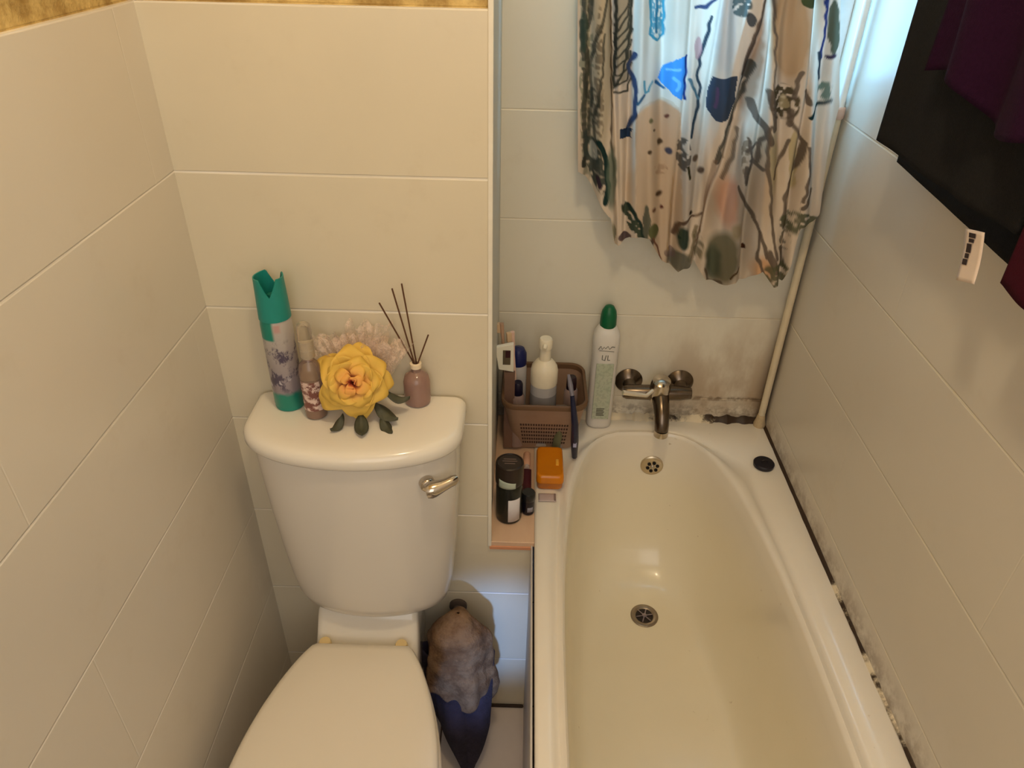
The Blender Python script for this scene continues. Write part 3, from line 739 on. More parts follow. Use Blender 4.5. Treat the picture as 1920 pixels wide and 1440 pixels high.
# orange soap box
a, b = on_z(1005, 914, .565), on_z(1057, 838, .565)
ob = thing('soap_box', 'translucent orange soap box on the ledge in front of the basket', 'soap box', ((a.x+b.x)/2-.001, 1.192, RIM+.0012))
om = mat('orange_plastic', (222, 128, 8), .25, trans=.25, vary=.15, vs=25)
w2 = .0275
MB().loft([[(x_, y_, z) for x_, y_ in rr_plan(-w2*k, w2*k, -.050*k, .050*k, .010)] for z, k in ((0, .88), (.002, .95), (.016, .99), (.0175, 1.02), (.020, 1.02))]).obj('box_base', om, ob, smooth=50)
MB().loft([[(x_, y_, z) for x_, y_ in rr_plan(-w2*k, w2*k, -.050*k, .050*k, .010)] for z, k in ((.0202, 1.03), (.030, 1.02), (.036, .98), (.0375, .92), (.0365, .84), (.036, .8))]).obj('box_lid', mat('orange_lid', (230, 138, 10), .22, trans=.2, vary=.12, vs=25), ob, smooth=50)
MB().box((.012, -.014, .0362), (.018, .006, .0385)).obj('latch', mat('orange_bright', (246, 176, 60), .3), ob, bevel=.001)
# black toiletry bottle
q = on_z(957, 972, LEDGE)
bb = thing('black_bottle', 'tall black bottle with white label standing at the front of the ledge', 'bottle', (-.0135, 1.068, LEDGE+.0006))
Hb = .140
MB().lathe([(.021, 0), (.0245, .002), (.0255, .006), (.0255, .082), (.0245, .090), (.0235, .092)], 40).obj('bottle_body', mat('black_gloss', (20, 24, 20), .25), bb)
MB().lathe([(.0250, .092), (.0268, .094), (.0272, .100), (.0272, .134), (.0262, .139), (.0235, .1405), (.0225, .1385), (0, .138)], 40).obj('cap', mat('black_brown_cap', (40, 28, 22), .35, vary=.3, vs=60), bb)
MB().sheet(lambda u, w_: (.0258*math.cos(-1.62+u*1.0), .0258*math.sin(-1.62+u*1.0), .008+w_*.056), 16, 2).obj('label', mat('white_label', (214, 210, 214), .5, vary=.06, vs=120), bb, solid=.0003)
MB().sheet(lambda u, w_: (.0276*math.cos(-2.35+u*1.25), .0276*math.sin(-2.35+u*1.25), .094+w_*.020*(1-.35*u)), 16, 3).obj('cap_sticker', mat('pale_green_sticker', (176, 186, 170), .5, vary=.15, vs=90), bb, solid=.0003)
mb = MB()
for k, (s_, w_) in enumerate(((.009, .012), (.003, .014), (-.004, .010))): mb.box((-w_, s_-.0009, .138), (w_, s_+.0009, .1386))
mb.obj('cap_print', mat('cap_print_grey', (120, 100, 92), .6), bb, smooth=0)
# short dark bottle beside it
sb = thing('dark_jar', 'short glossy black jar beside the tall black bottle on the ledge', 'jar', (.0245, 1.082, LEDGE+.0006))
MB().lathe([(.010, 0), (.0125, .002), (.013, .006), (.013, .030), (.0125, .034)], 30).obj('jar_body', mat('jar_black', (22, 18, 30), .2), sb)
MB().lathe([(.0125, .034), (.0138, .036), (.0138, .050), (.012, .053), (0, .053)], 30).obj('lid', mat('jar_lid', (26, 28, 30), .25), sb)
MB().sheet(lambda u, w_: (.0133*math.cos(-1.7+u*.9), .0133*math.sin(-1.7+u*.9), .010+w_*.012), 8, 2).obj('label', mat('jar_label', (140, 138, 150), .5), sb, solid=.0003)
# maroon tube and pale pink tube lying on the ledge
mt = thing('maroon_tube', 'dark maroon squeeze tube lying between black bottle and orange box', 'tube', (.0215, 1.155, LEDGE+.0105))
MB().loft([[(.0095*math.cos(a)*(1 - .0*k), y_, max(-.0095, .0095*math.sin(a)*s_)) for a in [2*PI*i/20 for i in range(20)]] for k, (y_, s_) in enumerate(((-.045, 1), (-.02, 1), (.02, .8), (.045, .25)))]).obj('tube_body', mat('maroon_plastic', (78, 34, 44), .35, vary=.3, vs=50), mt)
MB().lathe([(.0085, 0), (.009, .001), (.009, .014), (0, .015)], 20, T(0, -.045, 0) @ Matrix.Rotation(PI/2, 4, 'X')).obj('cap', mat('plum_cap', (60, 30, 50), .35), mt)
pk = thing('pink_tube', 'small pale pink tube tucked behind the maroon tube on the ledge', 'tube', (.0215, 1.237, LEDGE+.008))
MB().lathe([(.0065, -.020), (.0078, -.018), (.0078, .018), (.006, .022), (0, .022)], 20, Matrix.Rotation(PI/2, 4, 'X')).obj('tube_body', mat('pink_plastic', (228, 178, 150), .4), pk)
MB().lathe([(.0055, .0), (.0058, .010), (0, .0105)], 16, T(0, -.0205, 0) @ Matrix.Rotation(PI/2, 4, 'X')).obj('cap', mat('pink_cap', (206, 190, 186), .4), pk)
# pale sachet on the rim
q = on_z(1026, 935, RIM)
sa = thing('pale_sachet', 'small pale grey sachet lying on the bath rim before the orange box', 'sachet', (q.x, q.y, RIM+.0022))
MB().sheet(lambda u, w_: ((u-.5)*.036, (w_-.5)*.022, .0014*math.cos((u-.5)*3)*math.cos((w_-.5)*3)+.0006), 10, 8).obj('sachet_body', mat('sachet_grey', (190, 172, 170), .4, vary=.1, vs=80), sa, solid=.002)
MB().box((.0135, -.010, .0008), (.017, .010, .0032)).obj('sealed_edge', mat('sachet_edge', (132, 116, 112), .5), sa)

# ------------------------------------------------------------------ curtain with a printed coral pattern
Yc = 1.335
hem = [(1083, 318), (1098, 330), (1110, 350), (1128, 385), (1143, 398), (1141.5, 402), (1150, 448), (1160, 463), (1180, 443), (1215, 440), (1240, 488), (1270, 506), (1300, 487), (1322, 522), (1345, 528), (1390, 524), (1428, 506), (1445, 530), (1468, 528), (1482, 490), (1497, 425), (1533, 398), (1552, 290), (1568, 195)]
hx_ = np.array([h[0] for h in hem]); hy_ = np.array([h[1] for h in hem]); o_ = np.argsort(hx_); hx_, hy_ = hx_[o_], hy_[o_]
NU, NV, NT = 280, 300, 30
us = np.linspace(1083, 1568, NU + 1)
PXs = np.zeros((NV + 1 + NT, NU + 1)); PYs = np.zeros_like(PXs); WP = np.zeros((NV + 1 + NT, NU + 1, 3))
CREASE = [(1106, 1112, .010, 7), (1147, 1158, .016, 6), (1190, 1172, .014, 7), (1246, 1238, .006, 10), (1297, 1262, .016, 7), (1352, 1290, .008, 6), (1442, 1318, .022, 8), (1452, 1398, .016, 7), (1496, 1444, .007, 9), (1534, 1476, .018, 6), (1556, 1510, .008, 6)]
def fold(u, py, z):
    s = 0.010*np.sin((u-1083)/485*2*PI*6.5 + .9*np.sin(z*5)+.6) + .003*np.sin((u-1083)/485*2*PI*15 + 2.0 + 2*np.sin(z*7))
    t = np.clip(py, -200, 530) / 430.
    for x0_, x1_, d_, w_ in CREASE:
        xc = x0_ + (x1_-x0_)*t; q = (u-xc)/w_
        s = s + d_*np.exp(-q*q) - .35*d_*np.exp(-((u-xc-2.2*w_)/(1.6*w_))**2)
    return s
for i, u in enumerate(us):
    hy = float(np.interp(u, hx_, hy_))
    for j in range(NV + 1):
        t = j / NV; py = -40 + (hy + 40) * t
        q = on_y(u, py, Yc); PXs[NT+j, i] = u; PYs[NT+j, i] = py; WP[NT+j, i] = (q.x, q.y, q.z)
    x0, _, z0 = WP[NT, i]
    for j in range(NT):
        t = j / NT; WP[j, i] = (x0 + (.365-x0)*0.0, Yc, 1.99 + (z0-1.99)*t); PXs[j, i] = u; PYs[j, i] = -40 - (1-t)*400
zz = WP[:, :, 2]
WP[:, :, 1] += fold(PXs, PYs, zz) - .010
print('curtain Y', WP[:, :, 1].min(), WP[:, :, 1].max())
# paint
Xp, Yp = PXs.ravel(), PYs.ravel()
rng = np.random.default_rng(3)
lat = {}
def vnoise(x, y, s, seed):
    r = np.random.default_rng(seed).random((160, 160)); x = np.abs(x/s + 37.3); y = np.abs(y/s + 61.7)
    xi = np.floor(x).astype(int); yi = np.floor(y).astype(int); fx = x-xi; fy = y-yi; fx = fx*fx*(3-2*fx); fy = fy*fy*(3-2*fy)
    g_ = lambda a, b: r[a % 160, b % 160]
    return (g_(xi, yi)*(1-fx)+g_(xi+1, yi)*fx)*(1-fy) + (g_(xi, yi+1)*(1-fx)+g_(xi+1, yi+1)*fx)*fy
wx = (vnoise(Xp, Yp, 13, 1)-.5)*4.5; wy = (vnoise(Xp, Yp, 13, 2)-.5)*4.5
Xw, Yw = Xp + wx, Yp + wy
col = np.tile(np.array(s2l((212, 197, 180))), (len(Xp), 1))
col *= (.94 + .10*vnoise(Xp, Yp, 40, 5))[:, None]
backlight_cut = np.zeros(len(Xp))
def over(a, c, k=1): 
    global col
    a = np.clip(a*k, 0, 1)[:, None]; col = col*(1-a) + np.array(s2l(c))*a
def dist_poly(pts):
    d = np.full(len(Xp), 1e9)
    for (x1, y1), (x2, y2) in zip(pts[:-1], pts[1:]):
        vx, vy = x2-x1, y2-y1; t = np.clip(((Xw-x1)*vx+(Yw-y1)*vy)/(vx*vx+vy*vy+1e-9), 0, 1)
        d = np.minimum(d, np.hypot(Xw-x1-t*vx, Yw-y1-t*vy))
    return d
def stroke(pts, w_, c, k=1): over(np.clip((w_/2 + 1 - dist_poly(pts))/1.6, 0, 1), c, k)
def ell(cx, cy, rx, ry, c, k=1, ang=0, mott=0, seed=9, soft=.12):
    ca, sa_ = math.cos(ang), math.sin(ang); dx_ = Xw-cx; dy_ = Yw-cy
    r = np.hypot((dx_*ca+dy_*sa_)/rx, (-dx_*sa_+dy_*ca)/ry); a = np.clip((1-r)/soft, 0, 1)
    if mott: a = a * np.clip((vnoise(Xp, Yp, 5.5, seed)-mott)*6+.5, 0, 1)
    over(a, c, k)
def poly(pts, c, k=1):
    ins_ = np.zeros(len(Xp), bool); n_ = len(pts)
    for i in range(n_):
        x1, y1 = pts[i]; x2, y2 = pts[(i+1) % n_]
        cnd = ((y1 > Yw) != (y2 > Yw)) & (Xw < (x2-x1)*(Yw-y1)/(y2-y1+1e-9)+x1); ins_ ^= cnd
    over(ins_.astype(float), c, k)
DK = (64, 66, 60); BR = (84, 70, 56); GR = (52, 74, 66); NV_ = (60, 72, 100); GY = (116, 116, 108)
# printed rocks; soft brown washes also paint in the dimmer folds
ell(1232, 260, 48, 78, (206, 184, 158), .7); ell(1225, 360, 55, 70, (206, 180, 150), .6)
ell(1362, 372, 26, 60, (206, 150, 122), .75, soft=.4); ell(1478, 60, 42, 110, (176, 146, 112), .9, soft=.3); ell(1410, 120, 14, 130, (170, 140, 116), .85, ang=.18, soft=.4)
ell(1420, 330, 22, 70, (190, 154, 132), .5, soft=.5); ell(1430, 500, 30, 30, (206, 150, 96), .7, soft=.6)
ell(1360, 60, 24, 95, (188, 178, 170), .8, ang=.05, soft=.3)
# pale rounded rock print, painted darker where the window light stops
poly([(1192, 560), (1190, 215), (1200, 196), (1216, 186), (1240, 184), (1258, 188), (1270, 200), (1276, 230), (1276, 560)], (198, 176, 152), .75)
# left coral stems
ell(1118, 60, 36, 330, (186, 172, 146), .8, soft=.3); ell(1100, 120, 14, 260, (120, 124, 106), .75, mott=.45, seed=15); ell(1122, 160, 8, 160, (104, 92, 76), .7, mott=.5, seed=16); ell(1430, 330, 46, 120, (188, 166, 138), .6, soft=.5); ell(1446, 300, 16, 70, (160, 148, 104), .55, soft=.5)
for pts, w_ in (([(1098, -40), (1094, 60), (1102, 120), (1094, 200), (1100, 290)], 9), ([(1112, -40), (1106, 30), (1101, 50)], 8), ([(1148, -40), (1132, 20), (1118, 70), (1106, 120), (1110, 180), (1104, 260)], 6), ([(1132, 60), (1128, 120), (1122, 180), (1112, 230), (1120, 300)], 4), ([(1090, 40), (1094, 110)], 8), ([(1100, 180), (1094, 130)], 7)):
    stroke(pts, w_, DK, .85)
ell(1094, 60, 9, 40, GR, .6); ell(1112, 200, 12, 40, DK, .8, mott=.5)
stroke([(1146, -40), (1147, 90), (1145, 260), (1150, 330)], 3, BR, .9)
# feather leaf
ell(1168, 40, 17, 125, (150, 140, 118), .8)
stroke([(1156, -40), (1155, 60), (1151, 160)], 5, DK)
for k in range(9): stroke([(1184, -36+k*22), (1176, 10+k*20), (1152, 48+k*16)], 3.6, DK, .95)
stroke([(1186, -40), (1182, 50), (1170, 130), (1150, 168)], 4, DK)
# thin navy stem and square end
stroke([(1190, 98), (1178, 122), (1186, 145), (1192, 170), (1188, 215), (1176, 244)], 6, NV_); poly([(1162, 240), (1185, 240), (1184, 258), (1162, 258)], (44, 60, 86))
# cyan looped leaf
for k in range(4): ell(1222+k*7, 30, 5, 44, (64, 132, 150), .85, mott=.35, seed=12+k)
stroke([(1216, -40), (1220, 20), (1217, 62), (1230, 75), (1244, 66), (1246, 10), (1250, -40)], 5, (60, 128, 146)); stroke([(1232, -40), (1230, 60)], 5, (50, 104, 124))
stroke([(1206, 148), (1207, 168), (1214, 165), (1220, 150)], 4, (90, 140, 150)); stroke([(1205, 172), (1199, 184), (1194, 192)], 4, (60, 90, 110))
# blue fan, painted lighter for the window light behind it
poly([(1286, 103), (1262, 110), (1242, 124), (1234, 148), (1250, 164), (1262, 176), (1276, 186), (1284, 160)], (70, 140, 206)); stroke([(1286, 104), (1281, 184)], 5, (34, 58, 116)); stroke([(1250, 130), (1272, 128)], 4, (120, 180, 220)); stroke([(1262, 145), (1272, 152), (1266, 165)], 6, (110, 176, 220))
stroke([(1228, 152), (1246, 166)], 5, (50, 90, 120))
stroke([(1305, 14), (1322, 11), (1340, -4)], 6, NV_)
stroke([(1332, 30), (1322, 70), (1312, 110), (1306, 140), (1312, 165), (1306, 200), (1298, 228), (1293, 250)], 6, (54, 66, 76)); ell(1308, 90, 8, 22, (176, 130, 136), .7)
stroke([(1292, 146), (1300, 165), (1308, 185)], 5, (84, 110, 120))
# dark vase and stem
poly([(1336, 143), (1382, 142), (1376, 190), (1360, 222), (1340, 224), (1325, 205), (1328, 165)], (60, 68, 82)); stroke([(1342, 160), (1340, 200)], 4, (90, 70, 96))
stroke([(1408, 118), (1392, 170), (1368, 226), (1350, 270), (1344, 300)], 12, (66, 66, 60), .9); stroke([(1400, 150), (1386, 180), (1372, 240)], 3, (190, 170, 150)); stroke([(1366, 236), (1350, 280), (1356, 296)], 4, (176, 160, 140))
ell(1390, 12, 20, 22, (78, 92, 92), .95, mott=.3, seed=22); ell(1406, 36, 10, 14, (46, 56, 66), .9)
stroke([(1440, -40), (1424, 30), (1408, 90), (1394, 140)], 9, (92, 74, 62), .9)
stroke([(1452, -40), (1452, 80), (1446, 190)], 4, (70, 66, 66), .8)
# green leaf at top, thin leaf right
ell(1516, -2, 20, 18, (52, 70, 40), .95); ell(1558, 48, 9, 56, (50, 66, 48), .9); stroke([(1548, -40), (1545, 60), (1538, 110)], 5, (50, 60, 110)); stroke([(1560, 100), (1548, 106)], 6, (60, 50, 70))
stroke([(1514, 216), (1528, 198), (1556, 186)], 7, (30, 52, 56)); ell(1546, 168, 12, 18, (86, 108, 96), .9, mott=.4, seed=31); stroke([(1536, 100), (1536, 150)], 5, (50, 60, 70))
# big branching coral
ell(1466, 190, 30, 36, (74, 66, 48), .95, mott=.35, seed=41); ell(1470, 190, 10, 14, (176, 160, 126), .7)
CO = (100, 88, 78)
stroke([(1382, 240), (1368, 290), (1352, 330)], 5, CO, .8); ell(1400, 300, 12, 46, (122, 104, 84), .7, mott=.45, seed=17); ell(1486, 300, 10, 60, (176, 160, 112), .7)
for pts, w_ in (([(1498, 132), (1490, 152), (1486, 180)], 7), ([(1404, 184), (1412, 212), (1432, 236), (1440, 262)], 12), ([(1440, 170), (1446, 200), (1450, 240)], 12), ([(1508, 168), (1512, 190)], 8), ([(1440, 232), (1424, 262), (1418, 300)], 7), ([(1436, 250), (1432, 310), (1440, 360), (1444, 420), (1452, 480)], 6), ([(1480, 226), (1502, 262), (1496, 300), (1482, 336), (1470, 372), (1468, 420)], 7), ([(1508, 270), (1512, 320), (1500, 372)], 6), ([(1478, 262), (1462, 300), (1446, 330)], 6), ([(1516, 350), (1508, 376), (1500, 386)], 7), ([(1382, 346), (1394, 374), (1412, 404), (1424, 440), (1436, 480)], 6), ([(1400, 350), (1412, 300), (1402, 260)], 5), ([(1402, 316), (1400, 345)], 7), ([(1410, 302), (1426, 312)], 8), ([(1420, 430), (1418, 480), (1430, 508)], 5), ([(1462, 460), (1470, 500)], 9), ([(1440, 470), (1452, 505)], 10), ([(1478, 230), (1480, 205)], 10), ([(1418, 268), (1400, 285)], 6)):
    stroke(pts, w_, CO, .92)
ell(1500, 415, 42, 22, (84, 88, 68), .9, mott=.42, seed=51); ell(1455, 512, 30, 24, (92, 92, 70), .9, mott=.42, seed=52); ell(1470, 440, 12, 34, (92, 86, 72), .8, mott=.5, seed=53)
# pink-green shell at the hem
ell(1352, 478, 36, 58, (112, 108, 84), .9, soft=.3); ell(1335, 490, 18, 42, (84, 92, 76), .8, soft=.4); stroke([(1320, 500), (1326, 524), (1350, 526)], 5, BR, .8); stroke([(1366, 516), (1384, 502)], 4, (84, 64, 40))
ell(1396, 466, 5, 5, (80, 50, 36)); ell(1378, 430, 14, 18, (150, 134, 92), .6, soft=.5)
# left dark leaf over the lower left corner
ell(1113, 300, 17, 62, (64, 72, 68), .95, ang=-.25, mott=.4, seed=61); stroke([(1122, 262), (1134, 290), (1138, 340), (1134, 375)], 10, (34, 54, 52)); ell(1146, 330, 12, 66, (92, 106, 92), .85, soft=.3); stroke([(1096, 296), (1094, 312)], 8, DK); stroke([(1118, 328), (1122, 346)], 7, (58, 48, 58))
ell(1112, 280, 8, 18, (190, 190, 180), .6); 
# spots
for cx_, cy_, r_, c_ in ((1215, 280, 5, BR), (1237, 266, 7, BR), (1254, 283, 8, (74, 78, 100)), (1234, 362, 8, (84, 66, 52)), (1240, 388, 5, (100, 60, 54)), (1224, 388, 4, (110, 80, 66)), (1313, 316, 8, (100, 84, 74)), (1303, 294, 8, (116, 96, 80)), (1293, 394, 5, (60, 50, 40)), (1219, 222, 5, (112, 108, 80)), (1249, 217, 5, (110, 76, 70)), (1271, 440, 4, BR), (1224, 240, 3, BR)):
    ell(cx_, cy_, r_, r_*1.05, c_, soft=.4)
ell(1280, 285, 14, 32, (84, 78, 72), .9, mott=.42, seed=71); stroke([(1288, 305), (1290, 328)], 5, (60, 56, 36)); ell(1238, 316, 14, 12, (150, 122, 100), .5, mott=.5)
ell(1186, 412, 12, 40, (52, 68, 54), .95, ang=-.5, mott=.3, seed=81); stroke([(1180, 384), (1198, 412), (1206, 444)], 6, (46, 60, 54)); ell(1210, 410, 7, 34, (86, 92, 80), .9); ell(1224, 428, 10, 16, (78, 88, 48), .9); ell(1218, 445, 9, 6, (64, 44, 40), .9)
ell(1172, 444, 14, 8, (70, 52, 62), .9, ang=-.6); ell(1148, 432, 6, 22, (110, 110, 86), .8)
ell(1278, 440, 14, 26, (50, 70, 58), .95, soft=.3); stroke([(1262, 440), (1272, 414), (1296, 402), (1312, 398)], 5, (110, 90, 76)); stroke([(1300, 440), (1290, 480), (1302, 420)], 6, (104, 92, 66), .8)
ell(1272, 486, 26, 22, (92, 94, 84), .9, soft=.3); ell(1256, 474, 10, 10, (112, 96, 98), .7); stroke([(1246, 500), (1272, 508), (1300, 492)], 4, (60, 52, 44)); ell(1308, 452, 12, 34, (96, 92, 66), .7, mott=.4, seed=91)
stroke([(1262, 330), (1258, 400), (1252, 470)], 3, (190, 160, 120), .6); stroke([(1222, 440), (1240, 486)], 3, (120, 84, 70))
stroke([(1340, 300), (1328, 350), (1318, 400), (1306, 450)], 9, (130, 104, 86), .55)
# doubled gathers pass less daylight; left edge dimmed for the wall behind it
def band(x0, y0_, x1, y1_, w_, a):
    global backlight_cut
    t = (Yp - y0_)/(y1_-y0_); xc = x0 + (x1-x0)*t; backlight_cut = np.maximum(backlight_cut, a*np.clip((w_/2 - np.abs(Xp-xc))/6+.5, 0, 1))
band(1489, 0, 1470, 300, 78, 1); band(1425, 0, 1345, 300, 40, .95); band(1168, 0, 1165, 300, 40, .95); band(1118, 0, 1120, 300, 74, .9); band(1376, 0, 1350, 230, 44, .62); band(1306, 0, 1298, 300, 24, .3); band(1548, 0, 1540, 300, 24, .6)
backlight_cut = np.maximum(backlight_cut, .8*np.clip((Yp - 186 - .012*(Xp-1234)**2)/5, 0, 1)*(np.abs(Xp-1233) < 43))  # painted loss of backlight below the window's lower edge
me = bpy.data.meshes.new('fabric'); nr_ = NV + 1 + NT; nc = NU + 1
fc = [(j*nc+i, j*nc+i+1, (j+1)*nc+i+1, (j+1)*nc+i) for j in range(nr_-1) for i in range(nc-1)]
me.from_pydata([tuple(p) for p in WP.reshape(-1, 3)], [], fc); me.shade_smooth()
at = me.attributes.new('print_colour', 'FLOAT_COLOR', 'POINT'); at.data.foreach_set('color', np.concatenate([col, (1-backlight_cut)[:, None]], 1).astype(np.float32).ravel())
at2 = me.attributes.new('backlight_pass', 'FLOAT', 'POINT'); at2.data.foreach_set('value', (1-backlight_cut).astype(np.float32))
g = G('printed_curtain_cotton')
ca = g.n.new('ShaderNodeAttribute'); ca.attribute_name = 'print_colour'; cb_ = g.n.new('ShaderNodeAttribute'); cb_.attribute_name = 'backlight_pass'
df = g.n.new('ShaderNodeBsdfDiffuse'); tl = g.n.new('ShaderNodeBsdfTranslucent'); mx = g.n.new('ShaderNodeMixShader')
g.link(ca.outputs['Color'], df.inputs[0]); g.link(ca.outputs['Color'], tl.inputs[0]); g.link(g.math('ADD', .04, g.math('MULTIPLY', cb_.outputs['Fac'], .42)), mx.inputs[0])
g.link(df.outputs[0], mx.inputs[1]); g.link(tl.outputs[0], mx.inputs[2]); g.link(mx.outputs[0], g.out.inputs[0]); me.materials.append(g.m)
cu = thing('window_curtain', 'gathered curtain printed with coral and seaweed hanging at the window', 'curtain')
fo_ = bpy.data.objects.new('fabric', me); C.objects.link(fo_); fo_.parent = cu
MB().tube([(.0, Yc-.004, 1.995), (.572, Yc-.004, 1.995)], .007, 14).obj('curtain_rod', mat('rod_white', (230, 226, 216), .4), cu)

# ------------------------------------------------------------------ towels on the right wall
TX = .500
rail = thing('towel_rail', 'chrome towel rail fixed high on the right wall above the bath', 'towel rail')
MB().tube([(.515, .40, 1.72), (.515, 1.10, 1.72)], .007, 16).obj('rail', chrome, rail)
for yy in (.41, 1.09):
    MB().tube([(.515, yy, 1.72), (XR, yy, 1.72)], .006, 14).obj('bracket', chrome, rail)
def towel(name, label, mtx, yA, yB, zf, zb, xf, xb, top, fold_a, seed, hemf=None, th=.006, skew=0, yb=0):
    t_ = thing(name, label, 'towel')
    def fn(u, w_):
        y = yA + (yB - yA) * u
        zfr = zf[0] + (zf[1]-zf[0])*u + (hemf(u) if hemf else 0); zbk = zb[0] + (zb[1]-zb[0])*u
        # w: 0 front hem -> .5 over the rail -> 1 rear hem
        if w_ < .47: t = w_/.47; z = zfr + (top-zfr)*t; x_ = xf; k = 1-t*.6
        elif w_ > .53: t = (w_-.53)/.47; z = top + (zbk-top)*t; x_ = xb; k = .35
        else:
            t = (w_-.47)/.06; a = PI*t; x_ = xf + (xb-xf)*(1-math.cos(a))/2; z = top + .016*math.sin(a); k = .4
        x_ += k*fold_a*(.6*math.sin(u*17+seed + z*3) + .4*noise.noise(Vector((u*9, z*6, seed)))) if w_ < .5 else k*fold_a*.3*noise.noise(Vector((u*9, z*6, seed)))
        y += yb * min(1, max(0, (w_-.47)/.2)) * (1-u)
        return (x_, y + skew*(top - z)*(.5-u) + .0012*noise.noise(Vector((z*9, u, seed))), z)
    MB().sheet(fn, 70, 110).obj('cloth', mtx, t_, solid=th, smooth=80, offset=0)
    return t_
def terry(name, c, bs=700):
    g = G(name); cc = s2l(c); g.base(g.mix(g.noise(240, 4, .7), [v*.7 for v in cc], [min(1, v*1.35+.002) for v in cc])); g.b.inputs['Roughness'].default_value = .95
    g.b.inputs['Specular IOR Level'].default_value = .15; g.bump(g.noise(bs, 3), .5, .002); return g.m
m_char = terry('charcoal_terry', (29, 28, 28))
ct = towel('charcoal_towel', 'charcoal grey towel hanging on the right wall under a purple towel', m_char, 1.045, .70, (1.285, 1.286), (1.238, 1.212), .490, .556, 1.728, .0035, 1.0, hemf=lambda u: -.004*math.sin(u*PI), yb=.062)
pt = towel('purple_towel', 'dark plum purple towel with vertical folds over the charcoal towel', terry('plum_terry', (36, 5, 36)), 0.905, .58, (1.400, 1.372), (1.42, 1.40), .452, .566, 1.745, .020, 2.4, hemf=lambda u: .012*math.sin(u*9))
mt_ = towel('maroon_towel', 'maroon towel at the right edge beside the charcoal towel', terry('maroon_terry', (60, 3, 24)), .690, .46, (1.238, 1.225), (1.30, 1.30), .487, .553, 1.727, .004, 4.0)
# sewn care tag on the charcoal towel: white with dark symbols down one side
cA, cB, cC_, cD = on_x(1811, 428, .500), on_x(1846, 436, .495), on_x(1826, 533, .490), on_x(1792, 525, .495)
tagp = MB()
def bil(u, w_, o=0):
    p_ = cA.lerp(cB, u).lerp(cD.lerp(cC_, u), w_); return (p_.x - o + .002*math.sin(w_*3), p_.y, p_.z)
tg = MB().sheet(lambda u, w_: bil(u, w_), 6, 12).obj('care_tag', mat('tag_white', (232, 214, 200), .6, vary=.05), ct, solid=.0008); tg['label'] = 'white care tag'
mb = MB()
for k, (w0, w1, u0, u1) in enumerate(((.06, .15, .26, .62), (.17, .24, .28, .56), (.27, .44, .20, .46), (.46, .55, .18, .40), (.57, .68, .12, .38))):
    mb.sheet(lambda u, w_, w0=w0, w1=w1, u0=u0, u1=u1: bil(u0+(u1-u0)*u, w0+(w1-w0)*w_, .0012), 2, 2)
mb.obj('tag_symbols', mat('tag_ink', (48, 34, 34), .6), tg, smooth=0)

# ------------------------------------------------------------------ cloths between toilet and bath
pipe = thing('stub_pipe', 'dark supply pipe from the wall behind the toilet holding the cloths', 'pipe', (0, 0, 0))
MB().tube([(-.112, YT, .345), (-.112, .90, .345), (-.114, .875, .343)], .010, 16).obj('pipe_run', mat('dull_pipe', (80, 70, 66), .5), pipe)
MB().lathe([(.018, 0), (.018, .006), (.012, .010)], 24, T(-.112, YT, .345) @ Matrix.Rotation(PI/2, 4, 'X')).obj('pipe_flange', mat('dull_pipe', (80, 70, 66), .5), pipe)
def terry2(name, c1, c2, s1=22):
    g = G(name); g.base(g.mix(g.ramp(g.noise(s1, 5, .7), .35, .65), s2l(c1), s2l(c2))); g.b.inputs['Roughness'].default_value = .95; g.bump(g.noise(160, 5, .7), .9, .006); return g.m
# fawn rag: draped dome
dome = MB()
def dfn(u, w_):
    a = 2*PI*u; r0 = math.sin(min(1, w_*1.25)*PI/2)
    cxx, cyy = -.103, .912
    top = .425; bottom = .175 + .060*(.5+.5*math.cos(a - PI)) + .012*math.sin(a*5)
    rr_ = r0*(1 + .10*math.sin(a*5+1) * w_ + .06*math.sin(a*9)*w_)
    z = top - (top-bottom) * (1 - math.cos(min(1, w_)*PI/2)) ** .85
    p_ = Vector((cxx + .066*rr_*math.cos(a), cyy + .052*rr_*math.sin(a), z))
    nn = noise.noise(p_*14)*.012 + noise.noise(p_*45)*.0035
    return (p_.x + nn*math.cos(a), min(.990, p_.y + nn*math.sin(a)), p_.z + nn*.8)
dome.sheet(dfn, 96, 60)
tag(dome.obj('fawn_rag', terry2('fawn_fleece', (112, 80, 52), (152, 120, 88)), solid=.004, smooth=80, weld=True), 'fluffy fawn brown rag draped beside the toilet over navy cloth', 'rag')
nv = MB()
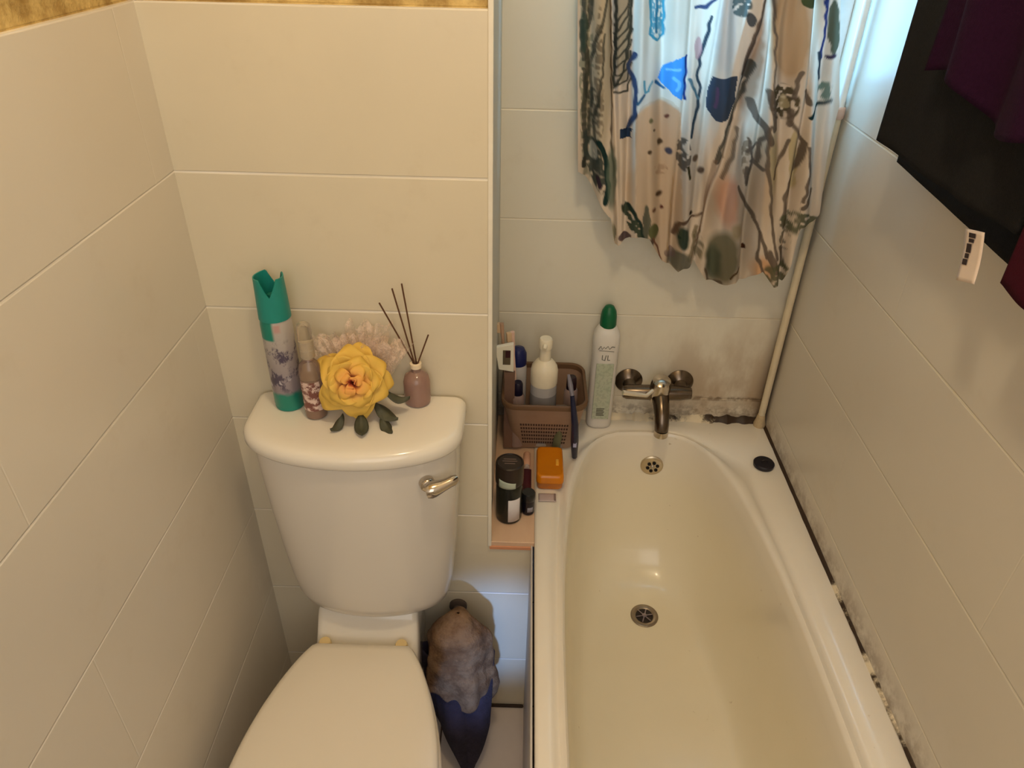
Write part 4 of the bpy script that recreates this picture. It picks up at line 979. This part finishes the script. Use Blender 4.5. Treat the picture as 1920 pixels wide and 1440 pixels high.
def nfn(u, w_):
    a = 2*PI*u
    z = .30 - .296*w_
    cxx = -.112 + .022*w_; cyy = .925 - .068*w_
    hw = .064*(1 - .28*w_) if w_ < .55 else .0541*(1 - ((w_-.55)/.45)**1.7*.86)
    hd = .026 + .012*math.sin(PI*w_)
    k = 1 + .16*math.sin(a*4+2+w_*2) + .07*math.sin(a*7+1)
    x_ = cxx + hw*k*math.cos(a); y_ = cyy + hd*k*math.sin(a)
    if math.cos(a) < -.2 and w_ > .5: x_ += (w_-.5)*.06*(-math.cos(a)-.2)
    return (x_, y_, max(.002, z + .006*math.sin(a*3)*(1-w_)))
nv.sheet(nfn, 80, 50)
tag(nv.obj('navy_cloth', terry2('navy_cotton', (44, 38, 54), (64, 56, 74), 14), solid=.003, smooth=80, weld=True), 'navy cloth hanging down to the floor below the fawn rag', 'cloth')

# ------------------------------------------------------------------ light
def light(name, kind, loc, energy, color, size=.1, target=None, **kw):
    l = bpy.data.lights.new(name, kind); l.energy = energy; l.color = color
    if kind == 'AREA':
        l.shape = 'RECTANGLE'; l.size = size[0]; l.size_y = size[1]
    else: l.shadow_soft_size = size
    for k_, v_ in kw.items(): setattr(l, k_, v_)
    o = bpy.data.objects.new(name, l); C.objects.link(o); o.location = loc
    if target: o.rotation_euler = (Vector(target) - Vector(loc)).to_track_quat('-Z', 'Y').to_euler()
    return o
light('ceiling_bulb', 'POINT', (.04, .44, 2.14), 11.8, (1, .80, .52), .05)
light('added_fill', 'AREA', (.0, -.72, 1.45), 8.5, (.98, .97, .96), (.95, 1.5), (0, 1, .7))  # unseen panel behind the camera, added to fill the dim walls
light('added_tile_spot', 'SPOT', (.01, -.50, .58), 78, (.26, .48, 1), .05, (-.02, 1.0, .27), spot_size=math.radians(13.5), spot_blend=.7)  # narrow blue spot added to brighten the low tiles under the ledge
w_ = bpy.data.worlds.new('sky'); sc.world = w_; w_.use_nodes = True
w_.node_tree.nodes['Background'].inputs[0].default_value = (.55, .82, 1, 1); w_.node_tree.nodes['Background'].inputs[1].default_value = 1.6
sc.view_settings.view_transform = 'Standard'; sc.view_settings.look = 'None'
sc.view_settings.exposure = 0
sc.cycles.max_bounces = 10; sc.cycles.transparent_max_bounces = 12; sc.cycles.sample_clamp_indirect = 6
sc.cycles.use_denoising = True
